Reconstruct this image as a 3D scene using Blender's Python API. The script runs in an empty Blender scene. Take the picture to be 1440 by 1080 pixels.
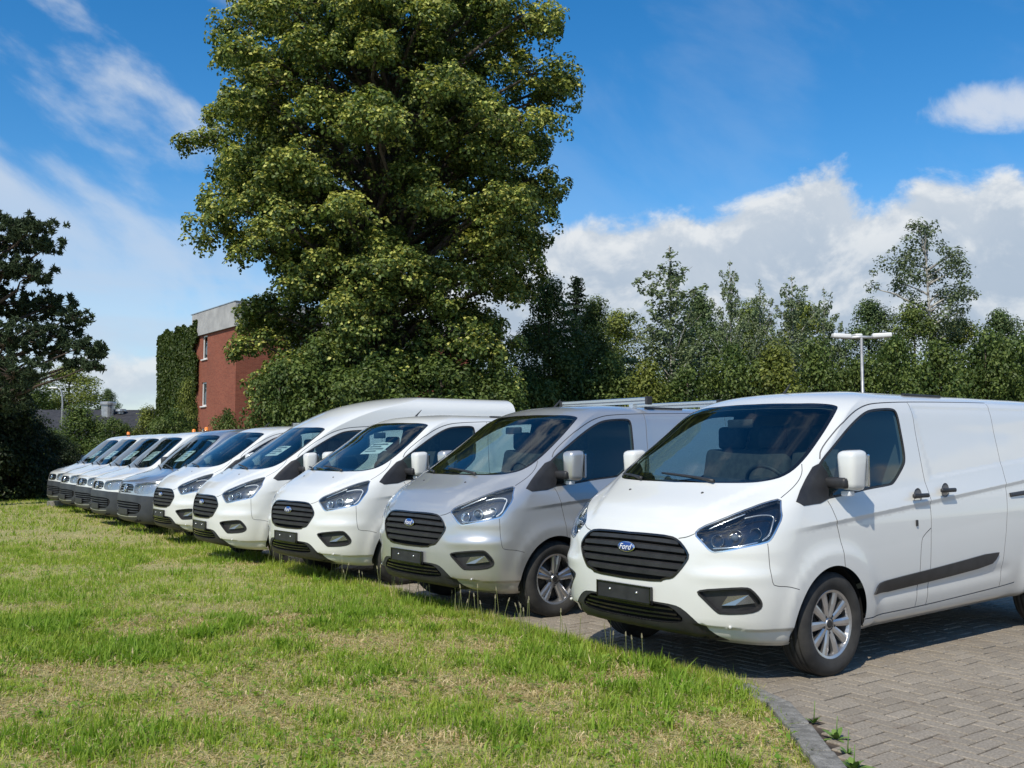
import bpy, bmesh, math, random
import numpy as np
from mathutils import Vector, Matrix
from mathutils.geometry import delaunay_2d_cdt

# ------------------------------------------------------------------ camera, sky, sun, exposure
scene = bpy.context.scene
COL = scene.collection
PI = math.pi
R = math.radians
CAM_H = 1.506
cam_d = bpy.data.cameras.new('camera'); cam = bpy.data.objects.new('camera', cam_d); COL.objects.link(cam)
cam_d.sensor_width = 36.0; cam_d.lens = 35.0; cam_d.clip_end = 4000
cam.location = (0, 0, CAM_H); cam.rotation_euler = (R(90) + math.atan(92 / 1400), 0, 0)
scene.camera = cam

SUN_ELEV = R(48); SUN_DIR_H = Vector((-0.41, -0.91, 0)).normalized()     # horizontal direction towards the sun
sun_d = bpy.data.lights.new('sun', 'SUN'); sun = bpy.data.objects.new('sun', sun_d); COL.objects.link(sun)
sun_d.energy = 3.7; sun_d.angle = R(0.53); sun_d.color = (1.0, 0.93, 0.80)
sun_vec = Vector((SUN_DIR_H.x * math.cos(SUN_ELEV), SUN_DIR_H.y * math.cos(SUN_ELEV), math.sin(SUN_ELEV)))
sun.rotation_euler = sun_vec.to_track_quat('Z', 'Y').to_euler(); sun.location = (0, -20, 30)

def build_world():
    w = bpy.data.worlds.new('World'); scene.world = w; w.use_nodes = True
    nt = w.node_tree; nt.nodes.clear(); N = nt.nodes.new; L = nt.links.new
    out = N('ShaderNodeOutputWorld'); bg = N('ShaderNodeBackground'); bg.inputs[1].default_value = 0.10
    sky = N('ShaderNodeTexSky'); sky.sky_type = 'NISHITA'; sky.sun_disc = False
    sky.sun_elevation = SUN_ELEV; sky.sun_rotation = math.atan2(SUN_DIR_H.x, SUN_DIR_H.y)
    sky.altitude = 50; sky.air_density = 1.0; sky.dust_density = 0.15; sky.ozone_density = 3.0
    hs = N('ShaderNodeHueSaturation'); hs.inputs['Saturation'].default_value = 1.38; hs.inputs['Value'].default_value = 1.28; hs.inputs['Hue'].default_value = 0.5
    L(sky.outputs[0], hs.inputs['Color'])
    tc = N('ShaderNodeTexCoord'); sep = N('ShaderNodeSeparateXYZ'); L(tc.outputs['Generated'], sep.inputs[0])
    def math_(op, a, b=None, c=None, clamp=False):
        n = N('ShaderNodeMath'); n.operation = op; n.use_clamp = clamp
        for i, v in enumerate((a, b, c)):
            if v is None: continue
            if isinstance(v, (int, float)): n.inputs[i].default_value = v
            else: L(v, n.inputs[i])
        return n.outputs[0]
    def smooth(x, lo, hi, a=0.0, b=1.0):
        m = N('ShaderNodeMapRange'); m.interpolation_type = 'SMOOTHSTEP'; m.inputs[1].default_value = lo; m.inputs[2].default_value = hi
        m.inputs[3].default_value = a; m.inputs[4].default_value = b; L(x, m.inputs[0]); return m.outputs[0]
    def noise(vec, scale, detail=8, rough=0.55, dist=0.0, lac=2.0):
        n = N('ShaderNodeTexNoise'); n.inputs['Scale'].default_value = scale; n.inputs['Detail'].default_value = detail
        n.inputs['Roughness'].default_value = rough; n.inputs['Distortion'].default_value = dist; n.inputs['Lacunarity'].default_value = lac
        L(vec, n.inputs['Vector']); return n.outputs[0]
    x, y, z = sep.outputs
    el = math_('ARCTAN2', z, math_('SQRT', math_('ADD', math_('MULTIPLY', x, x), math_('MULTIPLY', y, y))))
    az = math_('ARCTAN2', x, y)
    def mapped(sx, sy, sz=1.0, loc=(0, 0, 0)):
        c = N('ShaderNodeCombineXYZ')
        L(math_('MULTIPLY_ADD', x, sx, loc[0]), c.inputs[0]); L(math_('MULTIPLY_ADD', y, sy, loc[1]), c.inputs[1]); L(math_('MULTIPLY_ADD', z, sz, loc[2]), c.inputs[2])
        return c.outputs[0]
    def comb(a, b, c):
        n = N('ShaderNodeCombineXYZ')
        for k, v in enumerate((a, b, c)):
            if isinstance(v, (int, float)): n.inputs[k].default_value = v
            else: L(v, n.inputs[k])
        return n.outputs[0]
    def mix(f, a, b):
        n = N('ShaderNodeMixRGB'); L(f, n.inputs[0])
        for k, v in ((1, a), (2, b)):
            if isinstance(v, tuple): n.inputs[k].default_value = (*v, 1)
            else: L(v, n.inputs[k])
        return n.outputs[0]
    # wind-drawn veils on one half of the sky, running down to the east
    along = math_('MULTIPLY_ADD', az, .86, math_('MULTIPLY', el, -.5)); across = math_('MULTIPLY_ADD', az, .5, math_('MULTIPLY', el, .86))
    n1 = noise(comb(math_('MULTIPLY', along, 4.2), math_('MULTIPLY', across, 8.0), 1.3), 1.0, 9, .55, .25)
    n1b = noise(comb(math_('MULTIPLY', along, 1.9), math_('MULTIPLY', across, 4.4), 7.7), 1.0, 3, .5, .2)
    west = smooth(x, .06, -.28)
    veil = smooth(math_('MULTIPLY_ADD', n1b, .55, math_('MULTIPLY', n1, .8)), .64, .80)
    veil = math_('MULTIPLY', math_('MULTIPLY', veil, smooth(el, .14, .34, .5, 1.0)), math_('MULTIPLY_ADD', west, .80, .10))
    # milky layer low in the sky
    n4 = noise(comb(math_('MULTIPLY', az, 2.2), math_('MULTIPLY', el, 13.0), 2.0), 1.0, 7, .55, .3)
    lay = math_('MULTIPLY', smooth(el, .27, .12), smooth(n4, .36, .62, .05, .92)); lay = math_('MULTIPLY', lay, math_('MULTIPLY_ADD', west, .48, .30))
    # cumulus bank
    tp = noise(comb(math_('MULTIPLY', az, 4.2), 3.1, 0.0), 1.0, 2, .5); n2 = noise(comb(math_('MULTIPLY', az, 9.0), math_('MULTIPLY', el, 11.0), 5.0), 1.0, 10, .60, .35)
    top = math_('MULTIPLY_ADD', tp, .11, math_('MULTIPLY_ADD', west, -.16, .185))
    dd = math_('ADD', math_('SUBTRACT', top, el), math_('MULTIPLY_ADD', n2, .15, -.075))
    pa = math_('MULTIPLY', math_('SUBTRACT', az, .475), 9.0); pe = math_('MULTIPLY', math_('SUBTRACT', el, .305), 30.0)
    puff = math_('SUBTRACT', math_('MULTIPLY_ADD', n2, 3.2, -.95), math_('ADD', math_('MULTIPLY', pa, pa), math_('MULTIPLY', pe, pe))); puff = smooth(puff, 0.0, .7, 0.0, .8)
    cum = math_('MULTIPLY', smooth(dd, -.004, .022), smooth(math_('MULTIPLY_ADD', n4, .10, el), .075, .17, .45, .97))
    n3 = noise(comb(math_('MULTIPLY', az, 9.0), math_('MULTIPLY_ADD', el, 11.0, .16), 5.0), 1.0, 6, .58, .35)
    lit = smooth(math_('SUBTRACT', n2, n3), -.05, .13, 0.0, .75)
    lit = math_('ADD', lit, smooth(dd, .09, .0, 0.0, .45), clamp=True)
    c_cum = mix(lit, (3.9, 4.65, 5.6), (6.9, 7.15, 7.35))
    o1 = mix(veil, hs.outputs[0], (6.1, 6.6, 7.2)); o2 = mix(lay, o1, (4.7, 5.6, 6.9))
    class _o: pass
    m2 = _o(); m2.outputs = [mix(puff, mix(cum, o2, c_cum), (6.2, 6.6, 7.2))]
    L(m2.outputs[0], bg.inputs[0]); L(bg.outputs[0], out.inputs[0])
build_world()
vs = scene.view_settings; vs.view_transform = 'Standard'; vs.look = 'None'; vs.exposure = 0.2; vs.gamma = 1.0; vs.use_curve_mapping = False

# ------------------------------------------------------------------ helpers
def tag(o, label=None, cat=None, group=None, kind=None):
    if label: o['label'] = label
    if cat: o['category'] = cat
    if group: o['group'] = group
    if kind: o['kind'] = kind
    return o
def empty(name, loc=(0, 0, 0), rz=0.0, parent=None):
    o = bpy.data.objects.new(name, None); COL.objects.link(o); o.location = loc; o.rotation_euler = (0, 0, rz); o.empty_display_size = 0.2
    if parent: o.parent = parent
    return o
def link_mesh(name, me, mat=None, parent=None):
    o = bpy.data.objects.new(name, me); COL.objects.link(o)
    if mat and not me.materials: me.materials.append(mat)
    if parent: o.parent = parent
    return o
def obj_data(name, verts, faces, mat=None, parent=None, smooth=False):
    me = bpy.data.meshes.new(name); me.from_pydata([tuple(map(float, v)) for v in verts], [], [tuple(map(int, f)) for f in faces]); me.update()
    if smooth: me.shade_smooth()
    return link_mesh(name, me, mat, parent)
def obj_bm(name, bm, mat=None, parent=None, smooth=False, bevel=0.0):
    if bevel:
        bmesh.ops.bevel(bm, geom=[e for e in bm.edges], offset=bevel, segments=2, affect='EDGES', profile=0.6)
    me = bpy.data.meshes.new(name); bm.to_mesh(me); bm.free()
    if smooth: me.shade_smooth()
    return link_mesh(name, me, mat, parent)
def bbox(bm, c, s, rot=None):
    r = bmesh.ops.create_cube(bm, size=1.0)
    M = Matrix.Translation(c) @ (rot.to_4x4() if rot else Matrix()) @ Matrix.Diagonal((*s, 1))
    bmesh.ops.transform(bm, matrix=M, verts=r['verts']); return r['verts']
def tube_arrays(path, radii, seg=8, caps=True):
    P = [Vector(p) for p in path]; n = len(P); V = []; F = []
    up = Vector((0.13, 0.21, 0.97)).normalized()
    for i, p in enumerate(P):
        t = (P[min(i + 1, n - 1)] - P[max(i - 1, 0)]).normalized()
        a = t.cross(up)
        if a.length < 1e-3: a = t.cross(Vector((1, 0, 0)))
        a.normalize(); b = t.cross(a).normalized()
        for k in range(seg):
            w = 2 * PI * k / seg; V.append(p + (a * math.cos(w) + b * math.sin(w)) * radii[i])
    for i in range(n - 1):
        for k in range(seg):
            k2 = (k + 1) % seg; F.append((i * seg + k, i * seg + k2, (i + 1) * seg + k2, (i + 1) * seg + k))
    if caps:
        F.append(tuple(range(seg))[::-1]); F.append(tuple(range((n - 1) * seg, n * seg)))
    return V, F
def merge_arrays(parts):
    V = []; F = []
    for v, f in parts:
        o = len(V); V += list(v); F += [tuple(i + o for i in q) for q in f]
    return V, F
def tube(name, path, radii, mat, parent=None, seg=8):
    if isinstance(radii, (int, float)): radii = [radii] * len(path)
    v, f = tube_arrays(path, radii, seg); return obj_data(name, v, f, mat, parent, True)
def lathe_arrays(prof, seg, axis='y'):
    V = []; F = []; n = len(prof)
    for k in range(seg):
        a = 2 * PI * k / seg
        for (r, h) in prof: V.append((r * math.cos(a), h, r * math.sin(a)) if axis == 'y' else (r * math.cos(a), r * math.sin(a), h))
    for k in range(seg):
        k2 = (k + 1) % seg
        for i in range(n - 1): F.append((k * n + i, k * n + i + 1, k2 * n + i + 1, k2 * n + i) if axis == 'y' else (k * n + i, k2 * n + i, k2 * n + i + 1, k * n + i + 1))
    return V, F
def copy_tree(o, parent=None):
    c = o.copy(); COL.objects.link(c)
    if parent is not None:
        c.parent = parent; c.matrix_parent_inverse = o.matrix_parent_inverse.copy()
    for ch in list(o.children): copy_tree(ch, c)
    return c

# ------------------------------------------------------------------ materials
MATS = {}
def mat(name, col=(0.5, 0.5, 0.5), rough=0.5, metal=0.0, coat=0.0, spec=None, emit=None):
    m = bpy.data.materials.new(name); m.use_nodes = True; b = m.node_tree.nodes['Principled BSDF']
    b.inputs['Base Color'].default_value = (*col, 1); b.inputs['Roughness'].default_value = rough; b.inputs['Metallic'].default_value = metal
    b.inputs['Coat Weight'].default_value = coat
    if coat: b.inputs['Coat Roughness'].default_value = 0.04
    if spec is not None: b.inputs['Specular IOR Level'].default_value = spec
    MATS[name] = m; return m
def nodes(m):
    nt = m.node_tree; return nt, nt.nodes.new, nt.links.new, nt.nodes['Principled BSDF']
def add_noise_col(m, c1, c2, scale=5.0, detail=6, lo=0.35, hi=0.65, bump=0.0, bscale=None, coord='Object', rough=0.55):
    nt, N, L, b = nodes(m); tc = N('ShaderNodeTexCoord'); n = N('ShaderNodeTexNoise'); n.inputs['Scale'].default_value = scale; n.inputs['Detail'].default_value = detail; n.inputs['Roughness'].default_value = rough
    L(tc.outputs[coord], n.inputs['Vector']); r = N('ShaderNodeMapRange'); r.inputs[1].default_value = lo; r.inputs[2].default_value = hi; L(n.outputs[0], r.inputs[0])
    mx = N('ShaderNodeMixRGB'); mx.inputs[1].default_value = (*c1, 1); mx.inputs[2].default_value = (*c2, 1); L(r.outputs[0], mx.inputs[0]); L(mx.outputs[0], b.inputs['Base Color'])
    if bump:
        bn = N('ShaderNodeBump'); bn.inputs['Strength'].default_value = bump; bn.inputs['Distance'].default_value = 0.02
        n2 = N('ShaderNodeTexNoise'); n2.inputs['Scale'].default_value = bscale or scale * 6; n2.inputs['Detail'].default_value = 4; L(tc.outputs[coord], n2.inputs['Vector']); L(n2.outputs[0], bn.inputs['Height']); L(bn.outputs[0], b.inputs['Normal'])
    return m
def paint(name, col, metal=0.0, rough=0.35, dirt=(0.55, 0.52, 0.46)):
    m = mat(name, col, rough, metal, 1.0); nt, N, L, b = nodes(m)
    # road film: a faint dusty tone low on the panels and in loose blotches
    tc = N('ShaderNodeTexCoord'); sp = N('ShaderNodeSeparateXYZ'); L(tc.outputs['Object'], sp.inputs[0])
    n = N('ShaderNodeTexNoise'); n.inputs['Scale'].default_value = 3.0; n.inputs['Detail'].default_value = 8; L(tc.outputs['Object'], n.inputs['Vector'])
    mr = N('ShaderNodeMapRange'); mr.inputs[1].default_value = 0.75; mr.inputs[2].default_value = 0.25; mr.inputs[3].default_value = 0.0; mr.inputs[4].default_value = 0.85; L(sp.outputs[2], mr.inputs[0])
    mu = N('ShaderNodeMath'); mu.operation = 'MULTIPLY'; L(mr.outputs[0], mu.inputs[0]); L(n.outputs[0], mu.inputs[1])
    ad = N('ShaderNodeMath'); ad.operation = 'MULTIPLY_ADD'; L(n.outputs[0], ad.inputs[0]); ad.inputs[1].default_value = 0.06; L(mu.outputs[0], ad.inputs[2])
    mx = N('ShaderNodeMixRGB'); mx.inputs[1].default_value = (*col, 1); mx.inputs[2].default_value = (*dirt, 1); L(ad.outputs[0], mx.inputs[0]); L(mx.outputs[0], b.inputs['Base Color'])
    n3 = N('ShaderNodeTexNoise'); n3.inputs['Scale'].default_value = 2.2; n3.inputs['Detail'].default_value = 1; L(tc.outputs['Object'], n3.inputs['Vector'])
    bp = N('ShaderNodeBump'); bp.inputs['Strength'].default_value = 0.06; bp.inputs['Distance'].default_value = 0.03; L(n3.outputs[0], bp.inputs['Height']); L(bp.outputs[0], b.inputs['Coat Normal'])
    return m
def glass(name, tint, refl=1.0):
    m = bpy.data.materials.new(name); m.use_nodes = True; nt = m.node_tree; nt.nodes.clear(); N = nt.nodes.new; L = nt.links.new
    o = N('ShaderNodeOutputMaterial'); t = N('ShaderNodeBsdfTransparent'); t.inputs[0].default_value = (*tint, 1)
    g = N('ShaderNodeBsdfGlossy'); g.inputs['Roughness'].default_value = 0.01; g.inputs[0].default_value = (refl, refl, refl, 1)
    lw = N('ShaderNodeLayerWeight'); lw.inputs[0].default_value = 0.5; pw = N('ShaderNodeMath'); pw.operation = 'POWER'; L(lw.outputs['Facing'], pw.inputs[0]); pw.inputs[1].default_value = 5.0
    fr = N('ShaderNodeMath'); fr.operation = 'MULTIPLY_ADD'; L(pw.outputs[0], fr.inputs[0]); fr.inputs[1].default_value = 0.92; fr.inputs[2].default_value = 0.085
    mx = N('ShaderNodeMixShader'); L(fr.outputs[0], mx.inputs[0]); L(t.outputs[0], mx.inputs[1]); L(g.outputs[0], mx.inputs[2]); L(mx.outputs[0], o.inputs[0])
    MATS[name] = m; return m
paint('white_paint', (0.70, 0.712, 0.695))
paint('silver_paint', (0.56, 0.565, 0.565), 0.6, 0.33, (0.4, 0.38, 0.34))
paint('pale_silver_paint', (0.50, 0.52, 0.55), 0.75, 0.30, (0.4, 0.38, 0.34))
add_noise_col(mat('black_plastic', (0.022, 0.022, 0.024), 0.48), (0.018, 0.018, 0.02), (0.032, 0.032, 0.034), 9, bump=0.05, bscale=300)
add_noise_col(mat('grey_plastic', (0.036, 0.04, 0.047), 0.5), (0.030, 0.034, 0.041), (0.046, 0.05, 0.058), 6, bump=0.05, bscale=200)
mat('shut_line', (0.16, 0.16, 0.165), 0.7); mat('gloss_black', (0.008, 0.008, 0.009), 0.12, 0, 0.5)
mat('dark_void', (0.004, 0.004, 0.004), 0.9)
add_noise_col(mat('rubber', (0.022, 0.022, 0.022), 0.78), (0.016, 0.016, 0.016), (0.04, 0.038, 0.035), 8, bump=0.1, bscale=90)
add_noise_col(mat('alloy', (0.55, 0.55, 0.56), 0.28, 0.9), (0.50, 0.50, 0.51), (0.62, 0.62, 0.63), 7)
mat('dark_alloy', (0.05, 0.05, 0.052), 0.45, 0.6)
mat('chrome', (0.85, 0.86, 0.88), 0.08, 1.0)
mat('aluminium', (0.72, 0.73, 0.74), 0.3, 0.9)
mat('reflector', (0.80, 0.82, 0.84), 0.16, 0.9)
mat('lamp_dark', (0.20, 0.21, 0.22), 0.18, 0.9); mat('lamp_clear', (0.75, 0.77, 0.8), 0.1, 0.0, 0.5)
mat('logo_blue', (0.012, 0.045, 0.22), 0.25, 0.0, 1.0)
mat('mark_white', (0.8, 0.81, 0.83), 0.3)
mat('amber', (0.85, 0.24, 0.02), 0.25, 0.0, 0.6)
add_noise_col(mat('seat_cloth', (0.045, 0.047, 0.052), 0.9), (0.035, 0.037, 0.042), (0.06, 0.062, 0.066), 20)
add_noise_col(mat('dash_plastic', (0.025, 0.027, 0.03), 0.6), (0.02, 0.022, 0.025), (0.034, 0.036, 0.04), 14)
mat('cabin_trim', (0.13, 0.135, 0.13), 0.8)
mat('bulkhead_grey', (0.10, 0.105, 0.11), 0.7)
add_noise_col(mat('paper_white', (0.78, 0.8, 0.8), 0.7), (0.72, 0.74, 0.74), (0.82, 0.83, 0.83), 12)
glass('windscreen_glass', (0.60, 0.74, 0.73)); glass('side_glass', (0.58, 0.72, 0.71)); glass('lens_glass', (0.93, 0.95, 0.96)); glass('pane_glass', (0.25, 0.3, 0.3))
# ------------------------------------------------------------------ van bodies: one analytic surface, cut into panels
def pchip(X, Y):
    X = np.asarray(X, float); Y = np.asarray(Y, float); h = np.diff(X); d = np.diff(Y) / h; m = np.zeros_like(Y)
    for i in range(1, len(X) - 1):
        if d[i - 1] * d[i] > 0:
            w1 = 2 * h[i] + h[i - 1]; w2 = h[i] + 2 * h[i - 1]; m[i] = (w1 + w2) / (w1 / d[i - 1] + w2 / d[i])
    m[0] = d[0]; m[-1] = d[-1]
    def f(x):
        x = np.clip(np.asarray(x, float), X[0], X[-1]); i = np.clip(np.searchsorted(X, x, side='right') - 1, 0, len(X) - 2); t = (x - X[i]) / h[i]
        return ((1 + 2 * t) * (1 - t) ** 2) * Y[i] + t * (1 - t) ** 2 * h[i] * m[i] + t * t * (3 - 2 * t) * Y[i + 1] + t * t * (t - 1) * h[i] * m[i + 1]
    return f
def sst(a, b, x):
    t = np.clip((x - a) / (b - a), 0, 1); return t * t * (3 - 2 * t)
class Surf:
    """half body, y >= 0; rows from sill to roof spine: xc zc (centre line), xs ys zs (start of the flank), zr (flank height at the rear), two roundness weights"""
    def __init__(s, rows, xr, disp=None):
        Rr = np.array(rows, float); s.n = len(Rr); s.c = [pchip(np.arange(s.n), Rr[:, k]) for k in range(8)]; s.xr = xr; s.disp = disp
        s.gu = np.concatenate([np.linspace(0, 1, 60), np.linspace(1, 2, 90)[1:]]); s.gv = np.linspace(0, s.n - 1, 200)
        U, V = np.meshgrid(s.gu, s.gv, indexing='ij'); s.GU = U.ravel(); s.GV = V.ravel(); s.GP = s(s.GU, s.GV)
    def base(s, u, v):
        u, v = np.broadcast_arrays(np.asarray(u, float), np.asarray(v, float))
        xc, zc, xs, ys, zs, zr, al, be = [c(v) for c in s.c]
        t = np.clip(u, 0, 1); a = 1 - t
        x1 = a ** 3 * xc + 3 * a * a * t * xc + 3 * a * t * t * (xs + be * (xc - xs)) + t ** 3 * xs
        y1 = 3 * a * a * t * al * ys + 3 * a * t * t * ys + t ** 3 * ys
        z1 = zc + (zs - zc) * t * t * (3 - 2 * t)
        w = np.clip(u - 1, 0, 1); x2 = xs + (s.xr - xs) * w; ta = 1 - 0.035 * sst(-2.2, -4.2, x2); sd = u > 1
        return np.stack([np.where(sd, x2, x1), np.where(sd, ys * ta, y1), np.where(sd, zs + (zr - zs) * w, z1)], -1)
    def __call__(s, u, v):
        P = s.base(u, v); return s.disp(P, np.asarray(u, float), np.asarray(v, float)) if s.disp else P
    def nrm(s, u, v, e=2e-3):
        u = np.asarray(u, float); v = np.asarray(v, float)
        du = s(np.minimum(u + e, 2), v) - s(np.maximum(u - e, 0), v); dv = s(u, np.minimum(v + 4 * e, s.n - 1)) - s(u, np.maximum(v - 4 * e, 0))
        n = np.cross(du, dv); l = np.linalg.norm(n, axis=-1, keepdims=True); n = n / np.maximum(l, 1e-12)
        bad = (l[..., 0] < 1e-9) | (v > s.n - 1.02); n[bad] = (0, 0, 1); n[u < 1e-6, 1] = 0; n /= np.linalg.norm(n, axis=-1, keepdims=True)
        return n
    def inv(s, P):
        P = np.atleast_2d(np.asarray(P, float)); u = np.empty(len(P)); v = np.empty(len(P))
        for i, p in enumerate(P):
            k = ((s.GP - p) ** 2).sum(1).argmin(); u[i] = s.GU[k]; v[i] = s.GV[k]
        e = 1e-4
        for it in range(6):
            r = P - s(u, v); a = (s(u + e, v) - s(u - e, v)) / (2 * e); b = (s(u, v + e) - s(u, v - e)) / (2 * e)
            aa = (a * a).sum(1); bb = (b * b).sum(1); ab = (a * b).sum(1); ra = (r * a).sum(1); rb = (r * b).sum(1); D = aa * bb - ab * ab; D = np.where(abs(D) < 1e-10, 1e-10, D)
            u = np.clip(u + np.clip((ra * bb - rb * ab) / D, -.05, .05), 0, 2); v = np.clip(v + np.clip((rb * aa - ra * ab) / D, -.4, .4), 0, s.n - 1)
        u[P[:, 1] < 1e-6] = 0.0
        return u, v
LU1, LU2, LV = 1.4, 4.4, 0.21
def uv2ab(u, v): return np.stack([np.where(u <= 1, LU1 * u, LU1 + LU2 * (u - 1)), LV * v], -1)
def ab2uv(ab): a = ab[:, 0]; return np.where(a <= LU1, a / LU1, 1 + (a - LU1) / LU2), ab[:, 1] / LV
def densify(P, step, closed):
    P = [np.asarray(p, float) for p in P]; out = []; n = len(P)
    for i in range(n if closed else n - 1):
        a = P[i]; b = P[(i + 1) % n]; k = max(1, int(math.ceil(np.linalg.norm(b - a) / step)))
        for j in range(k): out.append(a + (b - a) * j / k)
    if not closed: out.append(P[-1])
    return np.array(out)
def chaikin(P, closed, it=2):
    P = [np.asarray(p, float) for p in P]
    for _ in range(it):
        Q = []; n = len(P)
        if not closed: Q.append(P[0])
        for i in range(n if closed else n - 1):
            a = P[i]; b = P[(i + 1) % n]; Q += [0.75 * a + 0.25 * b, 0.25 * a + 0.75 * b]
        if not closed: Q.append(P[-1])
        P = Q
    return P
def inpoly(pts, poly):
    x, y = pts[:, 0], pts[:, 1]; c = np.zeros(len(pts), bool); n = len(poly); j = n - 1
    for i in range(n):
        xi, yi = poly[i]; xj, yj = poly[j]
        if yi != yj: c ^= ((yi > y) != (yj > y)) & (x < (xj - xi) * (y - yi) / (yj - yi) + xi)
        j = i
    return c
class Cutter:
    def __init__(s, S): s.S = S; s.lines = []; s.regions = []          # regions in order of priority: (name, [polygons in ab])
    def outline(s, pts, step=0.03, it=2):
        """closed outline; open if it starts and ends on the centre line"""
        half = pts[0][1] < 1e-6 and pts[-1][1] < 1e-6
        P = densify(chaikin(pts, not half, it), step, not half); u, v = s.S.inv(P); return np.array(P), uv2ab(u, v)
    def region(s, name, pts, step=0.03, it=2):
        P, ab = s.outline(pts, step, it); s.regions.append((name, [ab], None)); s.lines.append((ab, True)); return ab
    def inset(s, name, pts, d, step=0.03, it=2):
        """a copy of the outline moved inwards by d metres"""
        half = pts[0][1] < 1e-6 and pts[-1][1] < 1e-6
        P, ab = s.outline(pts, step, it); u, v = ab2uv(ab); Q = s.S(u, v); n = s.S.nrm(u, v); m = len(Q)
        T = np.roll(Q, -1, 0) - np.roll(Q, 1, 0)
        if half: T[0] = Q[1] - Q[0]; T[-1] = Q[-1] - Q[-2]
        sd = np.cross(n, T); sd /= np.maximum(np.linalg.norm(sd, axis=1, keepdims=True), 1e-9)
        area = 0.5 * np.sum(ab[:, 0] * np.roll(ab[:, 1], -1) - np.roll(ab[:, 0], -1) * ab[:, 1]); sg = 1 if area > 0 else -1
        Q2 = Q + sg * sd * d
        if half: Q2[0, 1] = Q2[-1, 1] = 0
        u2, v2 = s.S.inv(Q2); ab2 = uv2ab(u2, v2); s.regions.append((name, [ab2], ab)); s.lines.append((ab2, True)); return ab2
    def gap(s, pts, w=0.007, step=0.04, it=2):
        P = densify(chaikin(pts, False, it), step, False); u, v = s.S.inv(P); Q = s.S(u, v); n = s.S.nrm(u, v); T = np.gradient(Q, axis=0)
        sd = np.cross(n, T); sd /= np.maximum(np.linalg.norm(sd, axis=1, keepdims=True), 1e-9)
        A = Q + sd * w / 2; B = Q - sd * w / 2; ua, va = s.S.inv(np.concatenate([A, B[::-1]])); ab = uv2ab(ua, va)
        if P[0][1] < 1e-6: ab[0, 0] = ab[-1, 0] = 0
        s.gaps.append(ab); s.lines.append((ab, True))
    gaps = None
    def guide(s, zf, u0, u1, n=80):
        """a line of vertices along z = zf(x) on the flank"""
        V = np.linspace(0, s.S.n - 1, 1500); us = np.linspace(u0, u1, n); vs_ = []
        for u in us:
            B = s.S.base(np.full(1500, u), V); d = B[:, 2] - zf(B[:, 0]); k = np.where((d[:-1] <= 0) & (d[1:] > 0))[0][0]; vs_.append(V[k] + (V[k + 1] - V[k]) * -d[k] / (d[k + 1] - d[k]))
        s.lines.append((uv2ab(us, np.array(vs_)), False))
    def cut(s, du=0.045, su=0.075, dv=0.0235):
        va = np.arange(0, (s.S.n - 1) * LV + 1e-6, dv); va[-1] = (s.S.n - 1) * LV
        ua = np.concatenate([np.arange(0, LU1 - 1e-6, du), np.linspace(LU1, LU1 + LU2, int(LU2 / su))])
        A, B = np.meshgrid(ua, va, indexing='ij'); inner = (A > 1e-6) & (A < LU1 + LU2 - 1e-6) & (B > 1e-6) & (B < va[-1] - 1e-6)
        A = np.where(inner, A + 0.0, A); G = np.stack([A.ravel(), B.ravel()], 1)
        E = []; pts = []; off = 0
        allc = np.concatenate([l for l, _ in s.lines])
        keep = np.ones(len(G), bool)
        for i in range(0, len(G), 2000):
            d = ((G[i:i + 2000, None, :] - allc[None]) ** 2).sum(2).min(1); keep[i:i + 2000] = d > 0.011 ** 2
        keep |= ~inner.ravel(); G = G[keep]
        for l, closed in s.lines:
            n = len(l); pts.append(l); E += [(off + i, off + (i + 1) % n) for i in range(n if closed else n - 1)]; off += n
        allp = np.concatenate(pts + [G])
        vo, eo, fo, *_ = delaunay_2d_cdt([Vector(p) for p in allp], E, [], 0, 1e-6)
        s.ab = np.array([tuple(p) for p in vo]); s.ab[:, 0] = np.clip(s.ab[:, 0], 0, LU1 + LU2); s.ab[:, 1] = np.clip(s.ab[:, 1], 0, va[-1])
        tri = np.array([f for f in fo if len(f) == 3]); p = s.ab[tri]
        ar = (p[:, 1, 0] - p[:, 0, 0]) * (p[:, 2, 1] - p[:, 0, 1]) - (p[:, 2, 0] - p[:, 0, 0]) * (p[:, 1, 1] - p[:, 0, 1])
        tri[ar < 0] = tri[ar < 0][:, ::-1]; tri = tri[abs(ar) > 1e-10]; s.tri = tri
        u, v = ab2uv(s.ab); s.P = s.S(u, v); s.N = s.S.nrm(u, v)
        cen = s.ab[tri].mean(1); s.reg = np.full(len(tri), '', dtype=object)
        for name, polys, outer in reversed(s.regions):
            for poly in polys:
                m = inpoly(cen, poly)
                if outer is not None: m &= inpoly(cen, outer)
                s.reg[m] = name
        g = np.zeros(len(tri), bool)
        for poly in s.gaps: g |= inpoly(cen, poly)
        hole = np.isin(s.reg, list(s.nogap)); s.reg[g & ~hole] = 'gap'
    nogap = ()
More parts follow.
